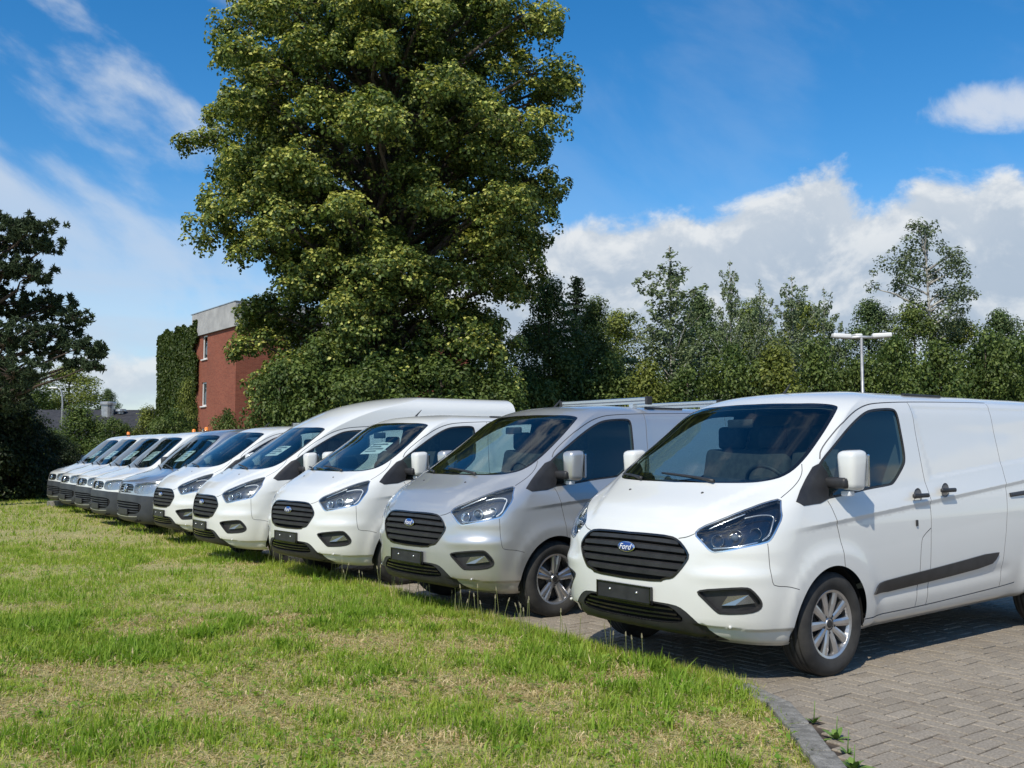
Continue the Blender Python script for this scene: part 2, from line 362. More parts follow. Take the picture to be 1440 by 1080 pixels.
    def patch(s, names, off=0.0, skirt=None, mirror=True, sel=None, flip=False):
        """mesh of the named regions, moved off metres along the normal, with side walls running to height skirt"""
        names = [names] if isinstance(names, str) else names
        m = np.isin(s.reg, names)
        if sel is not None: m &= sel(s.P[s.tri].mean(1))
        T = s.tri[m]
        if not len(T): return None
        used, loc = np.unique(T, return_inverse=True); T2 = loc.reshape(T.shape); P = s.P[used] + s.N[used] * off; N = s.N[used].copy(); V = [P]; NN = [N]; F = [T2]
        if skirt is not None:
            e = np.concatenate([T2[:, [0, 1]], T2[:, [1, 2]], T2[:, [2, 0]]]); key = {}
            for a, b in e: key[(a, b)] = 1
            bd = [(a, b) for (a, b) in key if (b, a) not in key and not (P[a][1] < 1e-5 and P[b][1] < 1e-5)]
            base = len(P); Vs = []; Ns = []; Fs = []
            for a, b in bd:
                d = P[b] - P[a]; nn = np.cross(d, N[a]); nn = nn / max(np.linalg.norm(nn), 1e-9) * (1 if off > skirt else -1); i = base + len(Vs)
                Vs += [P[a], P[b], P[b] + N[b] * (skirt - off), P[a] + N[a] * (skirt - off)]; Ns += [nn] * 4; Fs += [(i, i + 2, i + 1), (i, i + 3, i + 2)]
            if Vs: V.append(np.array(Vs)); NN.append(np.array(Ns)); F.append(np.array(Fs))
        V = np.concatenate(V); NN = np.concatenate(NN); F = np.concatenate(F)
        if mirror:
            k = len(V); Vm = V * (1, -1, 1); V = np.concatenate([V, Vm]); NN = np.concatenate([NN, NN * (1, -1, 1)]); F = np.concatenate([F, F[:, ::-1] + k])
        if flip: F = F[:, ::-1]; NN = -NN
        me = bpy.data.meshes.new('panel'); me.from_pydata(V.tolist(), [], F.tolist()); me.update(); me.shade_smooth(); me.normals_split_custom_set_from_vertices(NN.tolist())
        return me
def mirrored(me):
    m = me.copy(); bm = bmesh.new(); bm.from_mesh(m); bmesh.ops.scale(bm, vec=(1, -1, 1), verts=bm.verts); bmesh.ops.reverse_faces(bm, faces=bm.faces); bm.to_mesh(m); bm.free(); return m

def mesh_of(V, F, smooth=False, name='part'):
    me = bpy.data.meshes.new(name); me.from_pydata([tuple(map(float, v)) for v in V], [], [tuple(map(int, f)) for f in F]); me.update()
    if smooth: me.shade_smooth()
    return me
def mesh_bm(bm, bevel=0.0, smooth=False, seg=2):
    if bevel: bmesh.ops.bevel(bm, geom=list(bm.edges), offset=bevel, segments=seg, affect='EDGES', profile=0.6)
    me = bpy.data.meshes.new('part'); bm.to_mesh(me); bm.free()
    if smooth: me.shade_smooth()
    return me
def mesh_box(c, s, bevel=0.0, rot=None, smooth=False):
    bm = bmesh.new(); bbox(bm, c, s, rot); return mesh_bm(bm, bevel, smooth)
def rbox(c, s, r, taper=None, seg=3, rot=None):
    bm = bmesh.new(); vs_ = bbox(bm, (0, 0, 0), s)
    if taper:
        for v_ in vs_: taper(v_.co)
    bmesh.ops.bevel(bm, geom=list(bm.edges), offset=r, segments=seg, affect='EDGES', profile=0.5)
    if rot: bmesh.ops.rotate(bm, cent=(0, 0, 0), matrix=rot, verts=bm.verts)
    bmesh.ops.translate(bm, vec=c, verts=bm.verts); me = bpy.data.meshes.new('part'); bm.to_mesh(me); bm.free(); me.shade_smooth(); return me
def text_mesh(body, size, shear=0.0, extrude=0.001):
    cu = bpy.data.curves.new('lettering', 'FONT'); cu.body = body; cu.size = size; cu.shear = shear; cu.extrude = extrude; cu.align_x = 'CENTER'; cu.align_y = 'CENTER'; cu.resolution_u = 3
    o = bpy.data.objects.new('lettering', cu); COL.objects.link(o); dg = bpy.context.evaluated_depsgraph_get(); me = bpy.data.meshes.new_from_object(o.evaluated_get(dg)); bpy.data.objects.remove(o); me.materials.clear()
    return me
def frame_mesh(me, origin, xdir, ydir):
    """place a flat mesh so that its x and y run along the given directions"""
    x = Vector(xdir).normalized(); y = Vector(ydir).normalized(); z = x.cross(y).normalized(); y = z.cross(x)
    M = Matrix(((x.x, y.x, z.x, origin[0]), (x.y, y.y, z.y, origin[1]), (x.z, y.z, z.z, origin[2]), (0, 0, 0, 1))); me.transform(M); return me
def disc_mesh(rx, ry, depth, seg=28, dome=0.0):
    V = []; F = []
    for k in range(seg):
        a = 2 * PI * k / seg; V.append((rx * math.cos(a), ry * math.sin(a), 0)); V.append((rx * .93 * math.cos(a), ry * .93 * math.sin(a), depth)); V.append((rx * .5 * math.cos(a), ry * .5 * math.sin(a), depth + dome))
    c = len(V); V.append((0, 0, depth + dome * 1.2))
    for k in range(seg):
        a = 3 * k; b = 3 * ((k + 1) % seg); F += [(a, b, b + 1, a + 1), (a + 1, b + 1, b + 2, a + 2), (a + 2, b + 2, c)]
    return mesh_of(V, F, True)

# ---- wheels: axis along y, outer face towards +y, centre at the hub
def tyre_mesh(rt, rr, w):
    prof = []; h = w / 2
    for (r, y) in ((rr, h * .72), (rr + .012, h * .88), (rr + .05, h * .99), (rr + (rt - rr) * .55, h * 1.02), (rt - .035, h * .96), (rt - .014, h * .86), (rt - .004, h * .74)): prof.append((r, y))
    for k in range(4):
        y0 = h * (.55 - .37 * k); prof += [(rt, y0 + .012), (rt, y0 + .004), (rt - .008, y0 + .003), (rt - .008, y0 - .003), (rt, y0 - .004)]
    prof += [(rt - .004, -h * .74), (rt - .014, -h * .86), (rt - .035, -h * .96), (rt - .07, -h), (rr, -h * .72)]
    V, F = lathe_arrays(prof, 56); me = mesh_of(V, F, True); me.flip_normals(); return me
def rim_parts(style, rr):
    """barrel, spokes and bolts"""
    prof = [(rr + .006, .075), (rr + .012, .083), (rr + .004, .088), (rr - .012, .082), (rr - .02, .06), (rr - .026, -.06), (rr - .01, -.09)]
    barrel = lathe_arrays(prof, 48); sp = []
    def spoke(a, r0, r1, w0, w1, d0, d1, th=.02, ridge=.006):
        V = []
        for (r, w, d) in ((r0, w0, d0), ((r0 + r1) / 2, (w0 + w1) / 2, (d0 + d1) / 2 + .004), (r1, w1, d1)):
            for (ww, dd) in ((-w / 2, -th), (-w / 2, 0), (-w * .2, ridge), (w * .2, ridge), (w / 2, 0), (w / 2, -th)):
                V.append((r * math.cos(a) - ww * math.sin(a), d + dd, r * math.sin(a) + ww * math.cos(a)))
        F = []
        for i in range(2):
            for k in range(5): F.append((i * 6 + k, (i + 1) * 6 + k, (i + 1) * 6 + k + 1, i * 6 + k + 1))
        sp.append((V, F))
    if style == 'ten':
        for k in range(10): spoke(PI / 2 + 2 * PI * (k + .5) / 10, .045, rr - .010, .040, .062, .062, .074)
    elif style == 'five':
        for k in range(5):
            a = PI / 2 + 2 * PI * k / 5 + .08
            for s_ in (-1, 1): spoke(a + s_ * .20 * .75, .05, rr - .010, .046, .052, .060, .074, ridge=.010)
            spoke(a, .05, rr - .03, .05, .06, .050, .060, ridge=.0)
    hub = lathe_arrays([(.0, .070), (.034, .069), (.036, .066), (.040, .062), (.075, .060), (.082, .04)], 24)
    V, F = merge_arrays([barrel, hub] + sp); me = mesh_of(V, F); me.flip_normals(); return me
def dark_hub(rr):
    V, F = lathe_arrays([(0, .0), (.06, .03), (.10, .03), (.17, .0), (rr - .02, -.02)], 32); me = mesh_of(V, F, True); me.flip_normals(); return me
def bolts_mesh():
    parts = []
    for k in range(5):
        a = PI / 2 + 2 * PI * (k + .5) / 5; V, F = lathe_arrays([(0, .071), (.009, .070), (.011, .066), (.011, .045)], 8); parts.append(([(x + .058 * math.cos(a), y, z + .058 * math.sin(a)) for x, y, z in V], F))
    V, F = merge_arrays(parts); me = mesh_of(V, F); me.flip_normals(); return me
WHEEL = {}
def wheel_set(rt, rr, w):
    WHEEL['tyre'] = tyre_mesh(rt, rr, w); WHEEL['ten'] = rim_parts('ten', rr); WHEEL['five'] = rim_parts('five', rr); WHEEL['disc'] = dark_hub(rr); WHEEL['bolts'] = bolts_mesh(); WHEEL['cap'] = disc_mesh(.028, .028, .004, 16); frame_mesh(WHEEL['cap'], (0, .069, 0), (1, 0, 0), (0, 0, -1))
    V = []; F = []; prof = [(rt + .055, .07), (rt + .055, -.34), (.05, -.35)]; seg = 30
    for k in range(seg + 1):
        a = R(-8) + R(196) * k / seg
        for (r, h) in prof: V.append((r * math.cos(a), h, r * math.sin(a)))
    for k in range(seg):
        for i in range(2): F.append((k * 3 + i, k * 3 + i + 1, k * 3 + i + 4, k * 3 + i + 3))
    WHEEL['well'] = mesh_of(V, F, True)
wheel_set(0.343, 0.222, 0.215)
# ------------------------------------------------------------------ the two kinds of van
FORD_LOW = [
    [.90, .290, .42, .85, .24, .30, .62, .55], [.985, .325, .44, .905, .285, .335, .66, .62], [1.02, .43, .45, .950, .43, .47, .68, .66], [1.02, .58, .45, .972, .60, .62, .68, .68],
    [1.01, .78, .44, .980, .80, .83, .66, .68], [.975, .93, .40, .975, .96, .99, .64, .68], [.84, 1.08, .32, .955, 1.10, 1.13, .64, .66], [.52, 1.257, .18, .915, 1.25, 1.28, .66, .62],
    [.22, 1.46, -.02, .875, 1.42, 1.45, .64, .62], [-.10, 1.67, -.26, .825, 1.61, 1.64, .62, .66], [-.38, 1.857, -.50, .775, 1.79, 1.82, .62, .70], [-.58, 1.93, -.72, .715, 1.88, 1.905, .62, .70],
    [-.85, 1.96, -.95, .53, 1.945, 1.955, .6, .7], [-1.3, 1.982, -1.35, .0, 1.982, 1.982, .6, .7]]
FORD_HIGH = FORD_LOW[:11] + [[-.66, 2.01, -.80, .765, 1.94, 1.96, .62, .7], [-1.05, 2.17, -1.25, .75, 2.10, 2.12, .6, .7], [-1.6, 2.285, -1.75, .69, 2.22, 2.23, .6, .7], [-2.0, 2.325, -2.1, .48, 2.312, 2.312, .6, .7], [-2.3, 2.335, -2.35, 0, 2.335, 2.335, .6, .7]]
VW_ROWS = [
    [.80, .27, .40, .82, .23, .28, .70, .60], [.88, .31, .44, .88, .28, .34, .74, .68], [.92, .43, .46, .935, .43, .46, .75, .72], [.92, .60, .46, .950, .60, .62, .75, .72],
    [.90, .80, .45, .952, .80, .82, .74, .72], [.85, .985, .42, .940, .98, 1.0, .72, .70], [.64, 1.085, .34, .925, 1.08, 1.1, .70, .66], [.22, 1.215, .02, .895, 1.20, 1.22, .68, .62],
    [-.02, 1.42, -.18, .86, 1.40, 1.42, .66, .62], [-.27, 1.635, -.42, .82, 1.61, 1.63, .66, .66], [-.52, 1.845, -.66, .78, 1.80, 1.82, .66, .70], [-.68, 1.925, -.85, .72, 1.90, 1.91, .66, .7],
    [-.95, 1.965, -1.0, .53, 1.955, 1.96, .62, .7], [-1.3, 1.985, -1.3, 0, 1.985, 1.985, .6, .7]]
def ford_crease(x): return 1.030 - .081 * x
def ford_disp(P, u, v):
    x, y, z = P[..., 0], P[..., 1], P[..., 2]; sw = sst(.84, 1.0, u)
    s = z - ford_crease(x); A = .019 * sst(.55, .1, x)
    pr = np.where(s > 0, np.clip(1 - s / .13, 0, 1) * .8 + .2 * np.exp(-(s / .2) ** 2), np.where(s > -.032, 1 + s / .032 * .72, .28 * np.clip(1 - (-s - .032) / .22, 0, 1)))
    d = sw * A * pr
    for hx in (.03, -3.15):
        r = np.hypot(x - hx, z - .34); d = d + sw * (.013 * sst(.64, .47, r) + .009 * sst(.565, .475, r)) * sst(.98, .78, z)
    # lower door scallop above the sill
    d = d - sw * .012 * np.exp(-((z - .47 + .03 * x) / .05) ** 2) * sst(-.35, -.6, x) * sst(-2.5, -2.2, x)
    # pressed cargo panel between belt and roof
    fr = sst(-1.29, -1.36, x) * sst(1.850 - .012 * (x + 1.3), 1.815 - .012 * (x + 1.3), z) * sst(.13, .17, s)
    d = d - sw * .009 * fr
    Q = P.copy(); Q[..., 1] = y + d
    # bonnet: raised centre between two ridges; soft shoulder in the bumper
    ridge = .42 + .36 * np.clip((.95 - x) / .7, 0, 1)
    hood = sst(.97, 1.02, z) * sst(1.32, 1.25, z) * sst(1.0, .9, u)
    Q[..., 2] += .015 * hood * sst(ridge + .045, ridge - .025, y)
    bmp = sst(1.0, .85, u) * sst(.25, .5, u)
    Q[..., 0] += bmp * (.014 * np.exp(-((z - .705) / .05) ** 2) - .012 * np.exp(-((z - .80) / .05) ** 2))
    # bumper corner: lip tucked under a hard edge, shallow hollow below the lamp
    zl = .385 - .03 * np.clip((y - .6) / .35, 0, 1); out = sst(.52, .62, y) * sst(.30, .36, x); lip = out * sst(zl + .006, zl - .012, z) * sst(.20, .30, z)
    Q[..., 0] -= .020 * lip * sst(1.02, .8, u); Q[..., 1] -= .018 * lip
    hol = sst(.50, .62, y) * sst(.40, .55, x) * np.exp(-((z - .745) / .035) ** 2); Q[..., 0] -= .008 * hol
    return Q
def vw_disp(P, u, v):
    x, y, z = P[..., 0], P[..., 1], P[..., 2]; sw = sst(.84, 1.0, u); s = z - (1.06 - .01 * x)
    d = sw * .016 * sst(.5, .1, x) * np.where(s > 0, np.exp(-(s / .06) ** 2), np.where(s > -.03, 1 + s / .03 * 1.1, -.1 * np.clip(1 + (s + .03) / .3, 0, 1)))
    for hx in (0, -3.0):
        r = np.hypot(x - hx, z - .34); d = d + sw * .018 * sst(.58, .44, r)
    Q = P.copy(); Q[..., 1] = y + d; return Q
def arch_pts(hx, hz, r, y=.98): return [(hx + r * math.cos(a), y, hz + r * math.sin(a)) for a in np.linspace(0, 2 * PI, 40, endpoint=False)]
def bar_mesh(S, zc, hh, ymax, offs, xg=.97):
    """a slat that follows the nose between -ymax and ymax"""
    ys = np.linspace(0, ymax, 14); V = []; F = []
    for (dz, off) in offs:
        u, v = S.inv([(xg, y, zc + dz) for y in ys]); P = S(u, v) + S.nrm(u, v) * off; row = np.concatenate([(P * (1, -1, 1))[::-1][:-1], P]); V.append(row)
    n = len(V[0]); k = len(V); V = np.concatenate(V)
    for j in range(k):
        j2 = (j + 1) % k
        for i in range(n - 1): F.append((j * n + i, j * n + i + 1, j2 * n + i + 1, j2 * n + i))
    F.append([j * n for j in range(k)]); F.append([j * n + n - 1 for j in range(k)][::-1])
    me = mesh_of(V, F); me.flip_normals(); return me
def surf_tube(S, pts, off, rad, mirror=True, seg=6):
    u, v = S.inv(pts); P = S(u, v) + S.nrm(u, v) * off; a = tube_arrays([tuple(p) for p in P], [rad] * len(P), seg)
    L_ = [a] + ([([Vector((q[0], -q[1], q[2])) for q in a[0]], [f[::-1] for f in a[1]])] if mirror else []); V, F = merge_arrays(L_); return mesh_of(V, F, True)
HEAD = [(.906, .525, .956), (.865, .55, 1.002), (.777, .648, 1.055), (.654, .742, 1.116), (.524, .806, 1.165), (.425, .862, 1.19), (.485, .906, 1.122), (.505, .933, 1.069), (.573, .941, .997), (.627, .937, .93), (.664, .923, .911), (.785, .832, .881), (.884, .697, .842), (.899, .658, .849), (.906, .599, .901)]
GRIL = [(.978, 0, .945), (.965, .16, .943), (.946, .37, .938), (.942, .435, .917), (.945, .50, .865), (.945, .532, .815), (.961, .50, .755), (.978, .445, .69), (.987, .41, .662), (.998, .35, .652), (1.002, .318, .632), (1.02, 0, .627)]
FOG = [(.95, .58, .59), (.94, .611, .613), (.865, .768, .634), (.792, .859, .642), (.763, .885, .628), (.717, .915, .569), (.70, .921, .528), (.712, .909, .494), (.763, .87, .471), (.881, .727, .46), (.896, .701, .471), (.928, .639, .535)]
LOWR = [(1.01, 0, .505), (1.009, .257, .503), (.987, .42, .499), (.972, .49, .476), (.945, .572, .409), (.86, .67, .30), (.80, .70, .262), (.76, .70, .24), (.80, .40, .24), (.9, 0, .285)]
WIND = [(.515, 0, 1.259), (.50, .28, 1.262), (.479, .426, 1.264), (.437, .592, 1.268), (.379, .691, 1.283), (.255, .786, 1.331), (.079, .799, 1.437), (-.17, .766, 1.607), (-.45, .715, 1.80), (-.476, .666, 1.831), (-.44, .5, 1.842), (-.397, .358, 1.849), (-.376, 0, 1.856)]
DWIN = [(.018, .866, 1.423), (-.198, .842, 1.549), (-.457, .804, 1.694), (-.641, .781, 1.775), (-.767, .769, 1.805), (-.979, .763, 1.819), (-1.072, .765, 1.817), (-1.098, .777, 1.79), (-1.088, .81, 1.677), (-1.067, .847, 1.534), (-1.04, .875, 1.429), (-.992, .888, 1.376), (-.814, .917, 1.259), (-.746, .921, 1.243), (-.471, .925, 1.224), (-.245, .933, 1.198), (.038, .94, 1.17), (.362, .936, 1.145), (.21, .907, 1.264)]
TRI = [(.05, .87, 1.44), (-.049, .897, 1.33), (-.01, .92, 1.25), (.038, .945, 1.15), (.40, .94, 1.13), (.25, .90, 1.28)]
TRIM = [(-.395, .98, .484), (-.475, .98, .568), (-.60, .98, .588), (-1.307, .98, .631), (-2.19, .98, .698), (-2.15, .98, .640), (-2.05, .98, .588), (-1.313, .98, .534)]
def lamp_bowl(c, d, r, depth):
    """a small reflector bowl with a bulb shield, opening towards d"""
    d = Vector(d).normalized(); V, F = lathe_arrays([(r, -.006), (r * .97, 0), (r * .9, -.004), (r * .6, -depth * .7), (r * .25, -depth), (0, -depth)], 20, 'z'); me = mesh_of(V, F, True)
    q = d.to_track_quat('Z', 'Y').to_matrix().to_4x4(); q.translation = c; me.transform(q); return me
def ball(c, r, seg=14):
    bm = bmesh.new(); bmesh.ops.create_uvsphere(bm, u_segments=seg, v_segments=seg // 2 + 2, radius=r); bmesh.ops.translate(bm, vec=c, verts=bm.verts); return mesh_bm(bm, 0, True)
def both(fn):
    a = fn(1); b = fn(-1); return a, b

def interior_specs(xd, zd, xb, y=.80, wheel_y=.37, zs=.62):
    """cabin furniture seen through the glass"""
    sp = []
    bm = bmesh.new(); v_ = bbox(bm, (xd - .08, 0, zd - .17), (.50, 2 * y - .04, .34))
    for q in v_:
        if q.co.z > zd - .1 and q.co.x < xd - .1: q.co.z -= .03
        if q.co.x > xd - .1: q.co.y *= .78; q.co.x += .06 if q.co.z < zd - .1 else 0
    sp.append(('dashboard', mesh_bm(bm, .03, True), 'dash_plastic', []))
    V = []; F = []; n = 26
    for k in range(n):
        a = 2 * PI * k / n
        for j in range(6):
            b = 2 * PI * j / 6; r = .19 + .016 * math.cos(b); V.append((.016 * math.sin(b), r * math.cos(a), r * math.sin(a)))
    for k in range(n):
        for j in range(6): F.append((k * 6 + j, ((k + 1) % n) * 6 + j, ((k + 1) % n) * 6 + (j + 1) % 6, k * 6 + (j + 1) % 6))
    h = tube_arrays([(0, -.18, 0), (0.015, 0, -.01), (0, .18, 0)], [.014, .04, .014], 6); h2 = tube_arrays([(0, 0, -.18), (.01, 0, 0)], [.014, .03], 6); V, F = merge_arrays([(V, F), h, h2]); me = mesh_of(V, F, True)
    me.transform(Matrix.Translation((xd - .40, wheel_y, zd + .02)) @ Matrix.Rotation(R(28), 4, 'Y')); sp.append(('steering_wheel', me, 'dash_plastic', []))
    for (yc, w) in ((wheel_y, .48), (-.32, .86)):
        bk = rbox((xd - .98, yc, zs + .58), (.14, w, .62), .05, rot=Matrix.Rotation(R(-12), 3, 'Y')); hr = [rbox((xd - 1.07, yc + t, zs + .98), (.09, .25, .19), .035) for t in ((0,) if w < .6 else (-.21, .21))]
        cu = rbox((xd - .72, yc, zs + .24), (.5, w, .16), .05)
        sp.append(('seat', cu, 'seat_cloth', [('backrest', bk, 'seat_cloth')] + [('headrest', q, 'seat_cloth') for q in hr]))
    bh = [(.80, .35), (.86, 1.0), (.80, 1.35), (.70, 1.80), (-.70, 1.80), (-.80, 1.35), (-.86, 1.0), (-.80, .35)]; V = [(xb + .015, a, b) for a, b in bh] + [(xb - .015, a, b) for a, b in bh]; F = [tuple(range(8)), tuple(range(15, 7, -1))] + [(i, 8 + i, 8 + (i + 1) % 8, (i + 1) % 8) for i in range(8)]; sp.append(('bulkhead', mesh_of(V, F), 'bulkhead_grey', []))
    sp.append(('cab_floor', mesh_box(((xd + xb) / 2, 0, .40), (xd - xb + .5, 1.6, .04)), 'dash_plastic', []))
    return sp
def mirror_specs(x, y, z, tri_pts=None):
    out = []
    for s_ in (1, -1):
        def tp(co):
            if co.z < 0: co.y *= .82; co.x *= .9
            if co.x > 0: co.y *= .80; co.z *= .90
        h = rbox((x, s_ * y, z), (.165, .178, .285), .042, tp); gl = mesh_box((x - .087, s_ * y, z), (.006, .16, .22), .01)
        arm = rbox((x + .05, s_ * (y - .10), z - .085), (.12, .25, .075), .025, lambda c: None); ft = rbox((x + .07, s_ * (y - .185), z - .125), (.22, .06, .11), .022)
        ind = mesh_box((x + .015, s_ * (y - .02), z - .155), (.06, .07, .035), .01)
        V1 = merge_meshes([arm, ft]); out.append(('wing_mirror', h, 'PAINT', [('mirror_arm', V1, 'black_plastic'), ('mirror_glass', gl, 'chrome'), ('indicator', ind, 'lamp_clear')]))
    return out
def merge_meshes(ms):
    bm = bmesh.new()
    for m in ms: bm.from_mesh(m)
    me = bpy.data.meshes.new('part'); bm.to_mesh(me); bm.free(); me.shade_smooth(); return me
def wiper_specs(S, a, b, c, d):
    out = []
    for (p, q) in ((a, b), (c, d)):
        pts = [tuple(np.array(p) + (np.array(q) - np.array(p)) * t) for t in np.linspace(0, 1, 9)]
        P = []
        for t in pts:
            s_ = 1 if t[1] >= 0 else -1; u, v = S.inv([(t[0], abs(t[1]), t[2])]); w = (S(u, v) + S.nrm(u, v) * .02)[0]; P.append((w[0], w[1] * s_, w[2]))
        V, F = tube_arrays(P, [.014, .013, .012, .011, .011, .010, .010, .009, .007], 6); out.append(('wiper', mesh_of(V, F, True), 'black_plastic', []))
    return out

def ford_kit(rows, high=False):
    S = Surf(rows, -3.62 if high else -3.95, ford_disp); C = Cutter(S); C.gaps = []
    C.inset('windscreen', WIND, .028); C.region('windscreen_edge', WIND)
    C.inset('lens', HEAD, .010, .02, 1); C.region('lamp_edge', HEAD, .02, 1)
    C.inset('grille', GRIL, .014, .02, 1); C.region('grille_frame', GRIL, .02, 1)
    C.inset('fog', FOG, .012, .02, 1); C.region('fog_frame', FOG, .02, 1)
    C.region('intake', [(1.01, 0, .492), (1.0, .30, .490), (.985, .40, .482), (.955, .50, .40), (.965, .40, .375), (1.0, 0, .372)], .03, 1); C.region('valance', LOWR, .025, 1)
    C.region('tri', TRI, .03, 1)
    C.inset('side_window', DWIN, .018); C.region('side_window_edge', DWIN)
    C.region('arch', arch_pts(.045, .335, .402)); C.region('arch', arch_pts(-3.13, .345, .402)); C.region('trim', TRIM, .05, 1)
    C.nogap = ('windscreen', 'windscreen_edge', 'lens', 'lamp_edge', 'grille', 'grille_frame', 'fog', 'fog_frame', 'intake', 'valance', 'arch', 'tri', 'side_window', 'side_window_edge', 'trim')
    g = C.gap
    g([(.945, .43, .925), (.925, .49, .935), (.90, .54, .962)], .006); g([(.43, .860, 1.19), (.28, .868, 1.27), (.19, .855, 1.345), (.12, .80, 1.40)], .006)
    g([(.04, .94, 1.16), (.022, .945, 1.12), (.0, .99, 1.033), (-.04, .986, .895), (-.055, .99, .76), (-.07, .985, .68)])
    g([(-.30, .95, .335), (-.56, .947, .339), (-1.155, .94, .351), (-2.25, .95, .396), (-2.5, .96, .41)], .009)
    g([(-1.018, .942, .345), (-1.027, .986, .634), (-1.042, .989, .843), (-1.10, .985, .885), (-1.185, .984, .925)])
    g([(-1.165, .94, .345), (-1.17, .986, .634), (-1.174, .989, .826), (-1.202, .96, 1.076), (-1.22, .938, 1.21), (-1.223, .907, 1.30), (-1.261, .834, 1.587), (-1.308, .764, 1.819), (-1.315, .73, 1.87)])
    g([(.0, .86, 1.44), (-.054, .828, 1.508), (-.251, .807, 1.632), (-.488, .785, 1.763), (-.678, .759, 1.825), (-.856, .743, 1.852), (-1.37, .725, 1.877), (-2.575, .70, 1.902)], .010)
    g([(-2.56, .726, 1.90), (-2.509, .801, 1.719), (-2.462, .884, 1.402), (-2.415, .946, 1.231), (-2.38, .95, 1.1), (-2.33, .985, .91), (-2.267, .986, .65), (-2.248, .95, .39)])
    g([(.43, .985, .61), (.52, .97, .635), (.60, .95, .64), (.645, .93, .66), (.655, .925, .91)], .005)
    for off in (0.0,): C.guide(lambda x_: np.full_like(x_, .372), .55, .995, 40); C.guide(lambda x_: np.full_like(x_, .355), .55, .995, 40)
    for off in (.131, .003, -.006, -.012, -.018, -.024, -.032): C.guide(lambda x_, o=off: ford_crease(x_) + o, .9, 1.999, 110)
    for off in (.008, -.012, -.035): C.guide(lambda x_, o=off: 1.850 - .012 * (x_ + 1.3) + o, 1.18, 1.999, 50)
    C.cut(.04, .058, .02)
    cab = lambda c: c[:, 0] > -1.28
    inner = ['', 'side_window_edge', 'windscreen_edge', 'tri', 'trim', 'gap', 'headlight']
    sp = []
    sp.append(('body', C.patch('', 0), 'PAINT', []))
    sp.append(('panel_gap', C.patch('gap', -.006, 0), 'GAP', []))
    sp.append(('cabin_liner', C.patch(inner, -.03, sel=lambda c: cab(c) & (c[:, 2] > .9) & (c[:, 0] < .5), flip=True), 'cabin_trim', []))
    sp.append(('windscreen', C.patch('windscreen', -.003), 'windscreen_glass', [('windscreen_surround', C.patch('windscreen_edge', -.002), 'gloss_black')]))
    for s_ in (1, -1):
        def one(m): return m if s_ > 0 else mirrored_n(m)
        sp.append(('side_window', one(C.patch('side_window', -.006, mirror=False)), 'side_glass', [('window_seal', one(C.patch('side_window_edge', -.003, 0, mirror=False)), 'black_plastic'), ('mirror_base', one(C.patch('tri', .004, 0, mirror=False)), 'black_plastic')]))
        sub = [('lamp_housing', one(C.patch(['lens'], -.055, -.004, mirror=False)), 'gloss_black'), ('lamp_trim', one(C.patch('lamp_edge', -.003, -.03, mirror=False)), 'reflector')]
        for (c_, r_) in (((.835, .665, .915), .044), ((.765, .755, .940), .052), ((.672, .842, .965), .040)):
            c_ = (c_[0], s_ * c_[1], c_[2]); d_ = (1, s_ * .35, .12); sub.append(('lamp_reflector', lamp_bowl(c_, d_, r_, .05), 'reflector'))
        sub.append(('lamp_bulb', ball((.772, s_ * .758, .943), .026), 'lens_ball'))
        stp = np.array([(.66, .885, .925), (.61, .905, .96), (.58, .905, 1.02), (.53, .885, 1.075), (.60, .83, 1.085), (.68, .76, 1.06)]); u, v = S.inv(densify(chaikin(stp, False, 2), .03, False)); q = S(u, v) - S.nrm(u, v) * .022; q[:, 1] *= s_
        V, F = tube_arrays([tuple(p) for p in q], [.006] * len(q), 6); sub.append(('daytime_light_strip', mesh_of(V, F, True), 'lamp_clear'))
        for st2, rd2 in (([(.862, .655, .868), (.80, .78, .880), (.70, .885, .918)], .006), ([(.835, .60, .985), (.76, .675, 1.035), (.66, .752, 1.085)], .005)):
            u, v = S.inv(densify(chaikin(st2, False, 2), .03, False)); q = S(u, v) - S.nrm(u, v) * .016; q[:, 1] *= s_; V, F = tube_arrays([tuple(p) for p in q], [rd2] * len(q), 6); sub.append(('lamp_trim_strip', mesh_of(V, F, True), 'reflector'))
        sp.append(('headlight', one(C.patch('lens', 0, mirror=False)), 'lens_glass', sub))
        fsub = [('fog_bezel', one(C.patch('fog_frame', .003, -.04, mirror=False)), 'black_plastic')]
        fg = np.array([(.866, .767, .575), (.778, .872, .588), (.742, .895, .535), (.835, .804, .520), (.884, .731, .515)]); u, v = S.inv(fg); q = S(u, v) - S.nrm(u, v) * .016; q2 = S(u, v) - S.nrm(u, v) * .038; q[:, 1] *= s_; q2[:, 1] *= s_
        V = list(q) + list(q2); F = [tuple(range(5))] + [(i, (i + 1) % 5, 5 + (i + 1) % 5, 5 + i) for i in range(5)]; fsub.append(('fog_lens', mesh_of(V, F), 'fog_glass'))
        sp.append(('fog_light', one(C.patch('fog', -.035, 0, mirror=False)), 'black_plastic', fsub))
        sp.append(('side_moulding', one(C.patch('trim', .012, -.002, mirror=False)), 'black_plastic', []))
        for (hx, hz, nm) in ((-1.03, 1.168, 'door_handle'), (-1.415, 1.198, 'door_handle')):
            cup = mesh_of(*lathe_arrays([(0, -.004), (.045, -.002), (.055, .004)], 18)); cup.transform(Matrix.Translation((hx, s_ * .965, hz)) @ Matrix.Rotation(0 if s_ > 0 else PI, 4, 'Z')); 
            sp.append((nm, rbox((hx, s_ * .995, hz), (.205, .026, .032), .011), 'black_plastic', [('handle_cup', cup, 'GAP')]))
        rl = [(x_, s_ * .955, 1.005 - .052 * x_) for x_ in np.linspace(-2.44, -3.85, 8)]; V, F = tube_arrays(rl, [.018] * 8, 6); sp.append(('door_rail', mesh_of(V, F), 'black_plastic', []))
